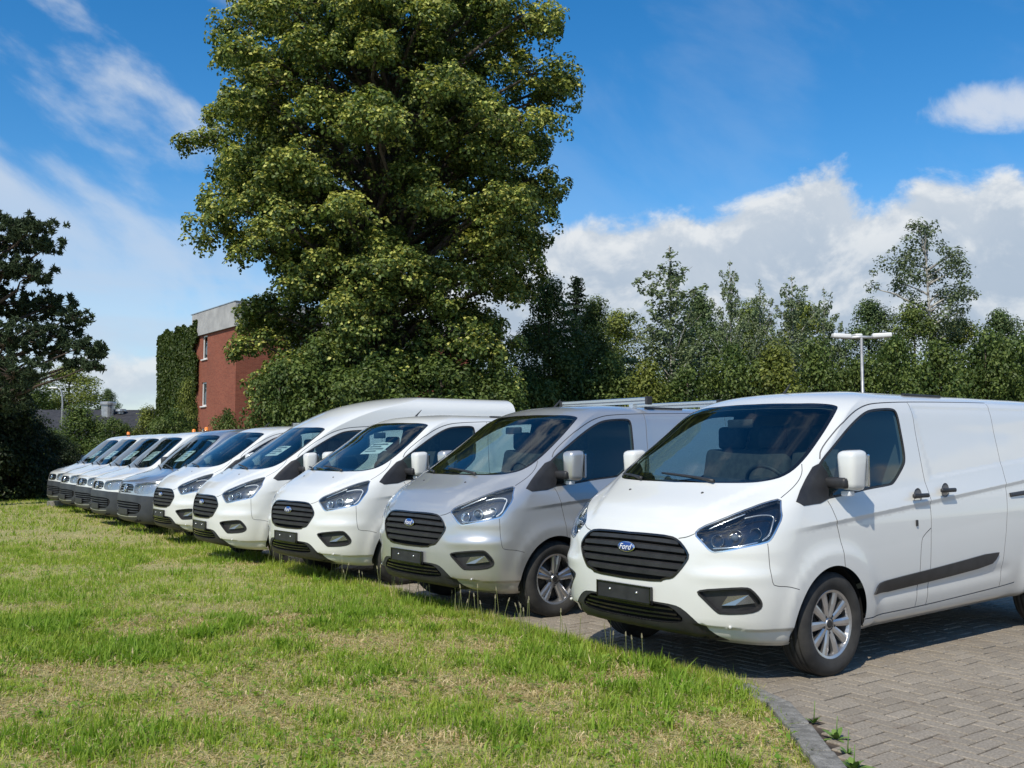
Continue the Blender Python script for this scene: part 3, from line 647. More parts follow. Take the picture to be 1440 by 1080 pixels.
        sp.append(('parking_sensor', ball((.838, s_ * .764, .383), .011, 10), 'PAINT', []))
        if not high: sp.append(('roof_strip', mesh_box((-1.75, s_ * .60, 1.937), (.55, .03, .03), .008), 'black_plastic', []))
    sp.append(('door_lock', mesh_box((-.986, .984, .97), (.022, .012, .045), .005), 'black_plastic', []))
    sp.append(('grille', C.patch('grille', -.055, 0), 'dark_void', [('grille_frame', C.patch('grille_frame', .004, -.05), 'gloss_black')]))
    for (z_, ym) in ((.905, .435), (.850, .49), (.795, .50), (.740, .48), (.685, .425)):
        sp.append(('grille_bar', bar_mesh(S, z_, .02, ym, ((.026, -.028), (.012, -.004), (-.014, -.006), (-.020, -.035))), 'black_plastic', []))
    sp.append(('valance', C.patch('valance', -.004, -.02), 'black_plastic', [('intake_opening', C.patch('intake', -.045, -.004), 'dark_void')]))
    for (z_, ym) in ((.462, .41), (.430, .44), (.400, .47)):
        sp.append(('intake_bar', bar_mesh(S, z_, .02, ym, ((.008, -.025), (.006, -.010), (-.006, -.010), (-.008, -.025)), 1.01), 'gloss_black', []))
    pl = mesh_box((1.024, 0, .537), (.02, .525, .118), .006); sub = []
    for yy in (-.13, .13): sub.append(('screw', ball((1.034, yy, .545), .010, 8), 'aluminium'))
    rim = merge_meshes([mesh_box((1.034, 0, .591), (.012, .525, .010)), mesh_box((1.034, 0, .483), (.012, .525, .012)), mesh_box((1.034, -.258, .537), (.012, .010, .118)), mesh_box((1.034, .258, .537), (.012, .010, .118))]); rim.shade_flat(); sub.append(('plate_rim', rim, 'gloss_black'))
    sp.append(('plate_holder', pl, 'black_plastic', sub))
    tl = Vector((-.12, 0, 1)).normalized(); bd = frame_mesh(disc_mesh(.075, .031, .006, 32, .002), (1.006, 0, .842), (0, 1, 0), tl); rg = frame_mesh(disc_mesh(.082, .036, .004, 32, 0), (1.003, 0, .842), (0, 1, 0), tl)
    tx = frame_mesh(text_mesh('Ford', .058, .30), (1.0155, 0, .842), (0, 1, 0), tl); sp.append(('badge', bd, 'logo_blue', [('badge_ring', rg, 'chrome'), ('badge_lettering', tx, 'mark_white')]))
    for yy in (-.35, .35): sp.append(('washer_nozzle', ball((.615, yy, 1.206), .012, 8), 'black_plastic', []))
    sp += wiper_specs(S, (.50, .36, 1.265), (.42, -.20, 1.31), (.49, -.34, 1.262), (.37, -.66, 1.29))
    sp += mirror_specs(-.10, 1.035, 1.365)
    V, F = tube_arrays([(-.75, 0, 1.945), (-.84, 0, 2.03)], [.012, .004], 6); 
    if not high: sp.append(('antenna', mesh_of(V, F), 'black_plastic', []))
    sp += interior_specs(.32, 1.20, -1.26)
    sp.append(('rear_view_mirror', rbox((-.22, 0, 1.70), (.03, .24, .07), .012), 'dash_plastic', []))
    under_specs(sp, S)
    return sp
def under_specs(sp, S):
    sp.append(('underbody', merge_meshes([mesh_box((-1.45, 0, .36), (4.6, 1.15, .14)), mesh_box((-1.45, 0, .40), (1.9, 1.75, .10)), mesh_box((.70, 0, .36), (.25, 1.3, .12))]), 'dark_void', []))
    v = np.linspace(0, S.n - 1, 40); P = S(np.full(40, 2.0), v); loop = [tuple(p) for p in P] + [(p[0], -p[1], p[2]) for p in P[::-1]]; me = mesh_of(loop, [tuple(range(len(loop)))[::-1]]); sp.append(('rear_doors', me, 'PAINT', []))
def mirrored_n(me):
    """mirror across the centre plane, keeping the analytic normals"""
    n = len(me.vertices); co = np.empty(n * 3); me.vertices.foreach_get('co', co); co = co.reshape(-1, 3) * (1, -1, 1)
    ln = np.empty(len(me.loops) * 3); me.corner_normals.foreach_get('vector', ln); ln = ln.reshape(-1, 3) * (1, -1, 1); lv = np.empty(len(me.loops), int); me.loops.foreach_get('vertex_index', lv)
    vn = np.zeros((n, 3)); vn[lv] = ln; F = [tuple(p.vertices)[::-1] for p in me.polygons]; m = bpy.data.meshes.new('panel'); m.from_pydata(co.tolist(), [], F); m.update(); m.shade_smooth(); m.normals_split_custom_set_from_vertices(vn.tolist()); return m
mat('fog_glass', (0.30, 0.31, 0.31), 0.12, 0.7, 1.0); mat('lens_ball', (0.10, 0.12, 0.14), 0.03, 0.0, 1.0)

def vw_kit():
    S = Surf(VW_ROWS, -3.9, vw_disp); C = Cutter(S); C.gaps = []
    W = [(.225, 0, 1.215), (.20, .4, 1.215), (.14, .68, 1.225), (.05, .79, 1.26), (-.14, .80, 1.42), (-.36, .775, 1.61), (-.60, .73, 1.79), (-.60, .62, 1.825), (-.54, .3, 1.845), (-.51, 0, 1.85)]
    HL = [(.86, .41, .955), (.83, .60, .985), (.72, .80, 1.0), (.60, .885, .995), (.60, .90, .90), (.66, .89, .82), (.74, .84, .79), (.84, .64, .785), (.88, .45, .80), (.88, .40, .86)]
    G = [(.86, 0, .955), (.855, .38, .945), (.88, .38, .80), (.905, 0, .795)]
    D = [(-.10, .87, 1.30), (-.30, .84, 1.50), (-.60, .80, 1.72), (-.80, .78, 1.795), (-1.22, .785, 1.79), (-1.24, .84, 1.50), (-1.22, .89, 1.26), (-1.16, .91, 1.20), (-.30, .905, 1.185), (-.02, .90, 1.185)]
    LI = [(.92, 0, .64), (.91, .45, .64), (.86, .68, .62), (.83, .73, .56), (.86, .66, .46), (.90, .50, .42), (.92, 0, .41)]
    C.inset('windscreen', W, .03); C.region('windscreen_edge', W); C.region('lens', HL, .03, 1); C.region('grille', G, .03, 1); C.region('intake', LI, .04, 1)
    C.region('bumper', [(.92, 0, .775), (.90, .40, .77), (.82, .68, .755), (.62, .90, .74), (.40, .95, .70), (.40, .95, .24), (.36, .80, .235), (.5, .5, .25), (.80, 0, .275)], .05, 1)
    C.inset('side_window', D, .02); C.region('side_window_edge', D); C.region('arch', arch_pts(0, .335, .40)); C.region('arch', arch_pts(-3.0, .335, .40))
    C.nogap = ('windscreen', 'windscreen_edge', 'lens', 'grille', 'bumper', 'intake', 'arch', 'side_window', 'side_window_edge'); g = C.gap
    g([(.855, .39, .965), (.83, .60, .995), (.72, .80, 1.01), (.55, .885, 1.03), (.20, .895, 1.14), (.05, .86, 1.20)], .010)
    g([(-.02, .90, 1.17), (-.05, .95, 1.05), (-.08, .95, .80), (-.12, .95, .72)], .010); g([(-1.32, .76, 1.84), (-1.30, .86, 1.5), (-1.28, .94, 1.05), (-1.26, .94, .35)], .010); g([(-.3, .93, .34), (-2.5, .93, .35)], .010)
    C.cut(.07, .12, .04)
    sp = [('body', C.patch('', 0), 'PAINT', []), ('panel_gap', C.patch('gap', -.008, 0), 'GAP', []), ('bumper', C.patch('bumper', .004, -.01), 'grey_plastic', []), ('lower_intake', C.patch('intake', -.02, .004), 'dark_void', [])]
    sp.append(('cabin_liner', C.patch(['', 'side_window_edge', 'windscreen_edge', 'gap'], -.03, sel=lambda c: (c[:, 0] > -1.3) & (c[:, 2] > .95) & (c[:, 0] < .2), flip=True), 'cabin_trim', []))
    sp.append(('windscreen', C.patch('windscreen', -.003), 'windscreen_glass', [('windscreen_surround', C.patch('windscreen_edge', -.002), 'gloss_black')]))
    for s_ in (1, -1):
        def one(m): return m if s_ > 0 else mirrored_n(m)
        sp.append(('side_window', one(C.patch('side_window', -.006, mirror=False)), 'side_glass', [('window_seal', one(C.patch('side_window_edge', -.003, 0, mirror=False)), 'black_plastic')]))
        sub = [('lamp_housing', one(C.patch('lens', -.05, 0, mirror=False)), 'lamp_inner')]
        for (c_, r_) in (((.80, .55, .875), .062), ((.70, .73, .885), .062)): sub.append(('lamp_reflector', lamp_bowl((c_[0], s_ * c_[1], c_[2]), (1, s_ * .2, .05), r_, .05), 'reflector'))
        sp.append(('headlight', one(C.patch('lens', .002, mirror=False)), 'lens_glass', sub))
    sp.append(('grille', C.patch('grille', -.03, 0), 'black_plastic', []))
    for z_ in (.925, .875, .825): sp.append(('grille_bar', bar_mesh(S, z_, .01, .37, ((.010, -.02), (.006, -.004), (-.006, -.004), (-.010, -.02)), .88), 'chrome' if z_ == .825 else 'gloss_black', []))
    for z_ in (.60, .555, .51, .465): sp.append(('intake_bar', bar_mesh(S, z_, .01, .64, ((.010, -.01), (.006, .004), (-.006, .004), (-.010, -.01)), .92), 'grey_plastic', []))
    sp.append(('bumper_strip', bar_mesh(S, .375, .01, .60, ((.010, .002), (.008, .010), (-.008, .010), (-.010, .002)), .90), 'light_strip', []))
    V, F = lathe_arrays([(.066, 0), (.078, .006), (.072, .012), (.060, .010), (.058, 0)], 28, 'z'); mk = [mesh_of(V, F, True)]
    def stroke(a, b, w=.014):
        a = Vector((*a, .008)); b = Vector((*b, .008)); d = (b - a); m_ = mesh_box((0, 0, 0), (d.length, w, .006)); m_.transform(Matrix.Translation((a + b) / 2) @ Matrix.Rotation(math.atan2(d.y, d.x), 4, 'Z')); return m_
    for a, b in (((-.030, .054), (0, .010)), ((.030, .054), (0, .010)), ((-.052, .030), (-.024, -.052)), ((.052, .030), (.024, -.052)), ((-.024, -.052), (0, .0)), ((.024, -.052), (0, .0))): mk.append(stroke(a, b))
    sp.append(('badge', frame_mesh(merge_meshes(mk), (.892, 0, .875), (0, 1, 0), (-.25, 0, 1)), 'chrome', []))
    sp.append(('plate_holder', mesh_box((.935, 0, .46), (.02, .52, .11), .005), 'black_plastic', []))
    sp += wiper_specs(S, (.20, .45, 1.22), (.12, -.15, 1.28), (.2, -.2, 1.215), (.08, -.7, 1.27)); sp += [(a, b, 'grey_plastic' if c == 'PAINT' else c, d) for a, b, c, d in mirror_specs(-.16, 1.04, 1.30)]; sp += interior_specs(.06, 1.17, -1.36)
    for s_ in (1, -1): sp.append(('door_handle', rbox((-1.12, s_ * .975, 1.03), (.2, .026, .034), .011), 'black_plastic', []))
    under_specs(sp, S)
    return sp
mat('lamp_inner', (0.42, 0.43, 0.44), 0.25, 0.7); mat('lamp_grey', (0.16, 0.165, 0.17), 0.22, 0.7); mat('light_strip', (0.55, 0.56, 0.57), 0.3, 0.6)

def make_van(kit, paint_name, loc, phi, style, wb, label, wheel_x=.03, half_track=.862, group=None, over={}):
    """phi: degrees the van's nose is turned from the camera's left (-x) towards the camera"""
    root = empty('parked_van', (loc[0], loc[1], 0), R(180 + phi)); tag(root, label, 'van', group)
    def put(name, me, mk, parent):
        pm = MATS[paint_name if mk == 'PAINT' else 'shut_line' if mk == 'GAP' else over.get(name, mk)]
        if not me.materials: me.materials.append(pm)
        o = bpy.data.objects.new(name, me); COL.objects.link(o); o.parent = parent
        if me.materials[0] != pm: o.material_slots[0].link = 'OBJECT'; o.material_slots[0].material = pm
        return o
    for name, me, mk, subs in kit:
        if me is None: continue
        o = put(name, me, mk, root)
        for (n2, m2, k2) in subs:
            if m2 is not None: put(n2, m2, k2, o)
    for wx in (wheel_x, wheel_x - wb):
        for s_ in (1, -1):
            w = put('wheel', WHEEL[style], 'alloy', root); w.location = (wx, s_ * half_track, .343); w.rotation_euler = (0, 0, 0 if s_ > 0 else PI)
            put('tyre', WHEEL['tyre'], 'rubber', w); put('brake_disc', WHEEL['disc'], 'dark_alloy', w); tag(put('wheel_bolts', WHEEL['bolts'], 'dark_alloy', w), kind='stuff'); put('hub_cap', WHEEL['cap'], 'dark_alloy', w)
            well = put('wheel_arch_liner', WHEEL['well'], 'dark_void', root); well.location = (wx + .01, s_ * half_track, .343); well.rotation_euler = (0, 0, 0 if s_ > 0 else PI)
    return root
KIT_LOW = ford_kit(FORD_LOW); KIT_HIGH = ford_kit(FORD_HIGH, True); KIT_VW = vw_kit()
# ------------------------------------------------------------------ the row of vans, nearest first
V1 = np.array((1.576, 7.494)); STEP = np.array((-1.535, 2.10))
KITS = {'low': KIT_LOW, 'high': KIT_HIGH, 'vw': KIT_VW}
def gz(y): return -.0075 * np.clip(np.asarray(y, float) - 9.0, 0, 12.0)      # the ground falls away slightly towards the far end
ROW = [('low', 'white_paint', (1.577, 7.498), 37.6, 'ten', 'nearest large white panel van with ten-spoke alloy wheels on the paving'),
       ('low', 'silver_paint', (-.157, 9.869), 37.7, 'five', 'silver-grey panel van with aluminium roof bars beside the nearest white van'),
       ('low', 'white_paint', (-1.80, 12.139), 39.6, 'five', 'white low-roof van between the silver van and the high-roof van'),
       ('high', 'white_paint', (-3.348, 14.035), 34.4, 'five', 'white high-roof van, the tallest of the row'),
       ('low', 'white_paint', (-4.908, 16.871), 36.4, 'five', 'white low-roof van left of the high-roof van'),
       ('vw', 'pale_silver_paint', (-6.36, 18.85), 37.5, 'five', 'silver van with dark grey bumper, first of the dark-bumpered vans'),
       ('vw', 'white_paint', (-7.75, 20.95), 37.0, 'five', 'white dark-bumpered van next to the silver dark-bumpered one'),
       ('vw', 'white_paint', (-8.95, 22.95), 38.0, 'five', 'white dark-bumpered van with beacon, third from the far end'),
       ('vw', 'white_paint', (-10.17, 24.85), 37.2, 'five', 'white dark-bumpered van, second from the far end of the row'),
       ('vw', 'white_paint', (-11.45, 26.95), 37.5, 'five', 'white dark-bumpered van at the far end of the row')]
VANS = []
for k, p, loc, ph, st, lab in ROW:
    VANS.append(make_van(KITS[k], p, loc, ph, st, 3.16 if k != 'vw' else 3.0, lab, .03 if k != 'vw' else 0.0, .862 if k != 'vw' else .845, 'vans parked in a row', {'lamp_reflector': 'lamp_grey', 'daytime_light_strip': 'lamp_inner'} if len(VANS) == 0 else {'lamp_housing': 'lamp_grey'} if k != 'vw' else {})); VANS[-1].location.z = float(gz(loc[1]))
# ------------------------------------------------------------------ ground, paving, kerb, lawn
rng = np.random.default_rng(7)
def fbm(x, y, seed=0, octs=4, f0=1.0):
    """cheap smooth value noise, 0..1"""
    out = np.zeros_like(x); amp = 1.0; tot = 0
    for o in range(octs):
        f = f0 * 2 ** o; X = x * f + seed * 13.7 + o * 5.1; Y = y * f - seed * 7.3 + o * 9.2; xi = np.floor(X); yi = np.floor(Y); fx = X - xi; fy = Y - yi; fx = fx * fx * (3 - 2 * fx); fy = fy * fy * (3 - 2 * fy)
        def h(a, b): return np.modf(np.abs(np.sin(a * 127.1 + b * 311.7 + seed * 3.3) * 43758.5453))[0]
        v = (h(xi, yi) * (1 - fx) + h(xi + 1, yi) * fx) * (1 - fy) + (h(xi, yi + 1) * (1 - fx) + h(xi + 1, yi + 1) * fx) * fy
        out += amp * v; tot += amp; amp *= .5
    return out / tot
KA = np.array([1.30, 6.45]); KB = np.array([-13.1, 29.6]); KD = (KB - KA) / np.linalg.norm(KB - KA); KN = np.array([-KD[1], KD[0]])      # along the kerb; KN points to the lawn
if KN[0] > 0: KN = -KN
# line the lawn ends on: from behind the camera, round the corner, away along the row of vans
KERB = [(1.20, -4.0), (1.25, 0.0), (1.37, 3.2), (1.46, 4.6), (1.53, 5.5), (1.54, 5.95), (1.46, 6.25), (1.30, 6.52)] + [tuple(KA + KD * t) for t in (1.0, 3, 6, 10, 15, 20, 27, 34)]
KERB = [np.array(p) for p in KERB]
LAWN = [tuple(p) for p in KERB] + [(-24.0, 42.0), (-60, 42), (-60, -4)]
LAWN_NP = np.array(LAWN)
def lawn_h(x, y): return gz(y) + .055 + .05 * (fbm(x, y, 3, 3, .55) - .5) + .03 * (fbm(x, y, 5, 2, 2.2) - .5)

g = mat('ground_earth', (.1, .1, .05), 0.95); add_noise_col(g, (.075, .085, .03), (.14, .12, .065), .6, bump=.3, bscale=8)
gm = obj_data('ground', [(-900, -60, -.16), (900, -60, -.16), (900, 1500, -.16), (-900, 1500, -.16)], [(0, 1, 2, 3)], g); tag(gm, kind='structure')

# paving bed with joint sand, block courses run along the vans' long side
bed = mat('joint_sand', (.05, .04, .035), 0.95); add_noise_col(bed, (.035, .027, .02), (.12, .09, .064), 6, bump=.3, bscale=40)
bed_pts = [tuple(p) for p in KERB] + [(-19.5, 40), (30, 40), (60, 10), (30, -4)]
bp_ = densify([np.array(p) for p in bed_pts], 2.0, True); gg = np.stack(np.meshgrid(np.arange(-18, 40, 2.0), np.arange(-2, 40, 1.5)), -1).reshape(-1, 2); gg = gg[inpoly(gg, np.array(bed_pts))]; al_ = np.concatenate([bp_, gg]); vo, eo, fo, *_ = delaunay_2d_cdt([Vector(p) for p in al_], [(i, (i + 1) % len(bp_)) for i in range(len(bp_))], [], 1, 1e-6)
pv = obj_data('paving', [(p[0], p[1], -.010 + float(gz(p[1]))) for p in vo], list(fo), bed); tag(pv, kind='structure')
def paver_mat(name, a, b, c):
    m = mat(name, a, 0.9); nt, N, L, bs = nodes(m); tc = N('ShaderNodeTexCoord'); ge = N('ShaderNodeNewGeometry')
    n = N('ShaderNodeTexNoise'); n.inputs['Scale'].default_value = 1.1; n.inputs['Detail'].default_value = 5; L(ge.outputs['Position'], n.inputs['Vector'])
    n2 = N('ShaderNodeTexNoise'); n2.inputs['Scale'].default_value = 70; n2.inputs['Detail'].default_value = 5; L(ge.outputs['Position'], n2.inputs['Vector'])
    at = N('ShaderNodeAttribute'); at.attribute_name = 'tone'; oi = N('ShaderNodeObjectInfo')
    ad = N('ShaderNodeMath'); ad.operation = 'MULTIPLY_ADD'; L(at.outputs['Fac'], ad.inputs[0]); ad.inputs[1].default_value = .36; L(n.outputs[0], ad.inputs[2])
    mr = N('ShaderNodeMapRange'); mr.inputs[1].default_value = .35; mr.inputs[2].default_value = .95; L(ad.outputs[0], mr.inputs[0])
    mx = N('ShaderNodeMixRGB'); mx.inputs[1].default_value = (*a, 1); mx.inputs[2].default_value = (*b, 1); L(mr.outputs[0], mx.inputs[0])
    mr2 = N('ShaderNodeMapRange'); mr2.inputs[1].default_value = .4; mr2.inputs[2].default_value = .7; mr2.inputs[3].default_value = .72; mr2.inputs[4].default_value = 1.12; L(n2.outputs[0], mr2.inputs[0])
    m2 = N('ShaderNodeMixRGB'); m2.blend_type = 'MULTIPLY'; m2.inputs[0].default_value = 1; L(mx.outputs[0], m2.inputs[1]); L(mr2.outputs[0], m2.inputs[2])
    # rusty brown litter washed over the blocks
    n3 = N('ShaderNodeTexNoise'); n3.inputs['Scale'].default_value = 2.6; n3.inputs['Detail'].default_value = 9; n3.inputs['Roughness'].default_value = .7; L(ge.outputs['Position'], n3.inputs['Vector']); mr3 = N('ShaderNodeMapRange'); mr3.inputs[1].default_value = .58; mr3.inputs[2].default_value = .72; mr3.inputs[4].default_value = .55; L(n3.outputs[0], mr3.inputs[0])
    m3 = N('ShaderNodeMixRGB'); L(mr3.outputs[0], m3.inputs[0]); L(m2.outputs[0], m3.inputs[1]); m3.inputs[2].default_value = (*c, 1); L(m3.outputs[0], bs.inputs['Base Color'])
    bp = N('ShaderNodeBump'); bp.inputs['Strength'].default_value = .35; bp.inputs['Distance'].default_value = .004; L(n2.outputs[0], bp.inputs['Height']); L(bp.outputs[0], bs.inputs['Normal']); return m
PAVM = paver_mat('paver_concrete', (.25, .213, .166), (.345, .30, .24), (.12, .075, .05))
BW, BJ = .100, .012; BL = 2 * BW
vphi = R(37.5); VX = np.array([math.cos(vphi), math.sin(vphi)]); VY = np.array([-math.sin(vphi), math.cos(vphi)])    # along / across the courses
def block_arrays(cx, cy, dz, hx=BL / 2 - BJ / 2, hy=BW / 2 - BJ / 2, rot=0.0, turn=0):
    ch = .005; V = []; hx, hy = (hy, hx) if turn else (hx, hy)
    for (ex, z) in ((0, -.045), (0, -ch), (ch, 0)):
        for sx, sy in ((-1, -1), (1, -1), (1, 1), (-1, 1)):
            lx = sx * (hx - ex); ly = sy * (hy - ex); lx, ly = lx - rot * ly, ly + rot * lx; p = VX * (cx + lx) + VY * (cy + ly); V.append((p[0], p[1], z + dz))
    F = [(8, 9, 10, 11)]
    for r in range(2):
        for k in range(4): F.append((r * 4 + k, r * 4 + (k + 1) % 4, (r + 1) * 4 + (k + 1) % 4, (r + 1) * 4 + k))
    return V, F
cells = []      # herringbone: blocks lie along and across the vans' long side
U_ = BW
for j in range(-40, 190):
    for i in range(10, 300):
        q = (i - j) % 4
        if q == 0: cx, cy, r_ = i + 1.0, j + .5, 0
        elif q == 3: cx, cy, r_ = i + .5, j + 1.0, 1
        else: continue
        p = VX * cx * U_ + VY * cy * U_
        if p[1] < 3.6 or p[1] > 17 or p[0] > p[1] * .72 + .8: continue
        cells.append((cx * U_, cy * U_, p[0], p[1], r_))
cells = np.array(cells); inside = inpoly(cells[:, 2:4], LAWN_NP); cells = cells[~inside]
kd_ = densify([np.array(p) for p in KERB], .1, False); dk = np.array([np.hypot(*(kd_ - c[2:4]).T).min() for c in cells]); cells = cells[dk > .105]
dist = np.hypot(cells[:, 2], cells[:, 3]); cells = cells[np.argsort(dist)]
base_b = None
tones = rng.random(len(cells))
bv, bf = block_arrays(0, 0, 0); shared = []
for k in range(6):
    me = mesh_of(bv, bf, name='paver'); at_ = me.attributes.new('tone', 'FLOAT', 'POINT'); at_.data.foreach_set('value', np.full(len(bv), (k + .3) / 6, np.float32)); me.materials.append(PAVM); shared.append(me)
for c, t in zip(cells[:290], tones[:290]):
    o = bpy.data.objects.new('paver', shared[int(t * 5.99)]); COL.objects.link(o); o.parent = pv; p = VX * c[0] + VY * c[1]; o.location = (p[0] + rng.normal(0, .0015), p[1] + rng.normal(0, .0015), float(gz(p[1])) + rng.normal(0, .0018)); o.rotation_euler = (rng.normal(0, .006), rng.normal(0, .006), rng.normal(0, .010) + (PI / 2 if c[4] else 0))
parts = []; tt = []
for c, t in zip(cells[290:], tones[290:]):
    V, F = block_arrays(c[0], c[1], float(gz(c[3])) + rng.normal(0, .0018), rot=rng.normal(0, .01), turn=int(c[4])); parts.append((V, F)); tt += [t] * len(V)
V, F = merge_arrays(parts); me = mesh_of(V, F, name='paver_field'); a_ = me.attributes.new('tone', 'FLOAT', 'POINT'); a_.data.foreach_set('value', np.array(tt, np.float32)); o = link_mesh('paver_field', me, PAVM, pv); tag(o, kind='stuff')
# beyond the built blocks the paving is a plain sheet of the same concrete
far_pts = [np.array(q) for q in ((-1.6, 17.1), (10.9, 17.1), (40, 17.1), (40, 42), (-19, 42), (-14.5, 31.5))]; fd = densify(far_pts, 1.5, True); fg = np.stack(np.meshgrid(np.arange(-14, 40, 2.0), np.arange(18, 42, 1.5)), -1).reshape(-1, 2); fg = fg[inpoly(fg, np.array(far_pts))]; al_ = np.concatenate([fd, fg]); vo, eo, fo, *_ = delaunay_2d_cdt([Vector(p) for p in al_], [(i, (i + 1) % len(fd)) for i in range(len(fd))], [], 1, 1e-6)
far_bed = obj_data('far_paving', [(p[0], p[1], -.004 + float(gz(p[1]))) for p in vo], list(fo), PAVM); tag(far_bed, kind='structure')

rt_ = obj_data('side_paving', [(3.45, 3.62, -.004), (60, 3.62, -.004), (60, 17.0, -.004), (13.1, 17.0, -.004)], [(0, 1, 2, 3)], PAVM); tag(rt_, kind='structure')
# kerb of concrete edging stones
KM = mat('kerb_concrete', (.27, .26, .24), .92); add_noise_col(KM, (.10, .095, .082), (.33, .315, .285), 14, 10, .32, .66, bump=.7, bscale=90, rough=.7)
kerb = empty('kerb', (0, 0, 0)); tag(kerb, kind='structure')
kp = densify(KERB, .02, False); seglen = np.concatenate([[0], np.cumsum(np.linalg.norm(np.diff(kp, axis=0), axis=1))])
def kerb_at(d): return np.array([np.interp(d, seglen, kp[:, 0]), np.interp(d, seglen, kp[:, 1])])
d = 5.0
while d < seglen[-1] - 1:
    corner = 8.9 < d < 11.6; ln = .48 if corner else .98
    a = kerb_at(d); b = kerb_at(d + ln - .014); t_ = b - a; L_ = np.linalg.norm(t_); t_ = t_ / L_; n_ = np.array([t_[1], -t_[0]]); w = .145
    bm = bmesh.new(); bbox(bm, (0, 0, 0), (L_, w, .24)); 
    for q in bm.verts:
        if q.co.z > 0 and q.co.y < 0: q.co.y += .012
    me = mesh_bm(bm, .009); o = link_mesh('kerb_stone', me, KM, kerb); m_ = (a + b) / 2; o.location = (m_[0], m_[1], float(gz(m_[1])) - .058 - (.06 if d > 10.3 else 0) + rng.normal(0, .006)); o.rotation_euler = (rng.normal(0, .012), rng.normal(0, .006), math.atan2(t_[1], t_[0]) + rng.normal(0, .006)); d += ln

# lawn soil sheet
bp = densify([np.array(p) for p in LAWN], .6, True); xs_ = np.arange(-26, 2, .35); ys_ = np.arange(2, 42, .35); X, Y = np.meshgrid(xs_, ys_); G = np.stack([X.ravel(), Y.ravel()], 1); G = G[inpoly(G, LAWN_NP)]
allp = np.concatenate([bp, G]); vo, eo, fo, *_ = delaunay_2d_cdt([Vector(p) for p in allp], [(i, (i + 1) % len(bp)) for i in range(len(bp))], [], 1, 1e-6)
lv = np.array([tuple(p) for p in vo]); lz = lawn_h(lv[:, 0], lv[:, 1]); edge = np.array([np.min(np.hypot(*(kp - p).T)) for p in lv]); lz = (lz - gz(lv[:, 1])) * np.clip(edge / .5, .35, 1) - .012 * (edge < .04) + gz(lv[:, 1])
LM = mat('lawn_soil', (.1, .1, .04), 1.0); nt, N, L, bs = nodes(LM); ge = N('ShaderNodeNewGeometry')
def nz(sc, dt=6, ro=.6):
    n = N('ShaderNodeTexNoise'); n.inputs['Scale'].default_value = sc; n.inputs['Detail'].default_value = dt; n.inputs['Roughness'].default_value = ro; L(ge.outputs['Position'], n.inputs['Vector']); return n.outputs[0]
r1 = N('ShaderNodeValToRGB'); L(nz(22, 10, .8), r1.inputs[0]); e = r1.color_ramp.elements; e[0].position = .3; e[0].color = (.15, .15, .05, 1); e[1].position = .7; e[1].color = (.50, .40, .21, 1); q = e.new(.5); q.color = (.31, .30, .11, 1); L(r1.outputs[0], bs.inputs['Base Color'])
lawn = obj_data('lawn', [(p[0], p[1], z) for p, z in zip(lv, lz)], [f for f in fo], LM, None, True); tag(lawn, kind='structure')

# blades of grass
def leaf_mat(name, trans=.35, rough=.55, attr='Col', spec=.25):
    m = bpy.data.materials.new(name); m.use_nodes = True; nt = m.node_tree; b = nt.nodes['Principled BSDF']; o = nt.nodes['Material Output']; N = nt.nodes.new; L = nt.links.new
    a = N('ShaderNodeAttribute'); a.attribute_name = attr; L(a.outputs['Color'], b.inputs['Base Color']); b.inputs['Roughness'].default_value = rough; b.inputs['Specular IOR Level'].default_value = spec
    t = N('ShaderNodeBsdfTranslucent'); hs = N('ShaderNodeHueSaturation'); hs.inputs['Saturation'].default_value = 1.1; hs.inputs['Value'].default_value = 1.25; L(a.outputs['Color'], hs.inputs['Color']); L(hs.outputs[0], t.inputs[0])
    mx = N('ShaderNodeMixShader'); mx.inputs[0].default_value = trans; L(b.outputs[0], mx.inputs[1]); L(t.outputs[0], mx.inputs[2]); L(mx.outputs[0], o.inputs[0]); MATS[name] = m; return m
GM = leaf_mat('grass_blade', .42, .5)
def mesh_np(name, V, loops, starts, totals, cols):
    me = bpy.data.meshes.new(name); nV = len(V); me.vertices.add(nV); me.vertices.foreach_set('co', np.ascontiguousarray(V, np.float32).ravel()); me.loops.add(len(loops)); me.loops.foreach_set('vertex_index', loops.astype(np.int32)); me.polygons.add(len(starts)); me.polygons.foreach_set('loop_start', starts.astype(np.int32)); me.polygons.foreach_set('loop_total', totals.astype(np.int32))
    me.update(calc_edges=True)
    ca = me.color_attributes.new('Col', 'FLOAT_COLOR', 'POINT'); c4 = np.ones((nV, 4), np.float32); c4[:, :3] = cols; ca.data.foreach_set('color', c4.ravel()); return me
def edge_dist(x, y):
    out = np.full(len(x), 1e9)
    for i in range(len(KERB) - 1):
        a = KERB[i]; b = KERB[i + 1]; ab = b - a; t = np.clip(((x - a[0]) * ab[0] + (y - a[1]) * ab[1]) / (ab @ ab), 0, 1); out = np.minimum(out, np.hypot(x - a[0] - t * ab[0], y - a[1] - t * ab[1]))
    return out
DRY_SPOTS = [(1.05, 5.35, .35), (.55, 5.0, .28), (-.55, 5.0, .35), (-1.5, 5.6, .5), (-.35, 6.3, .5), (-1.1, 7.6, .55), (-.2, 7.3, .5), (-2.9, 5.6, .5), (-1.9, 8.6, .5), (-3.2, 8.4, .5), (-7.6, 17.5, 1.4), (-4.0, 12.5, .7), (-2.4, 6.4, .45), (.2, 5.6, .3), (-3.3, 6.6, .4), (.75, 6.3, .35)]
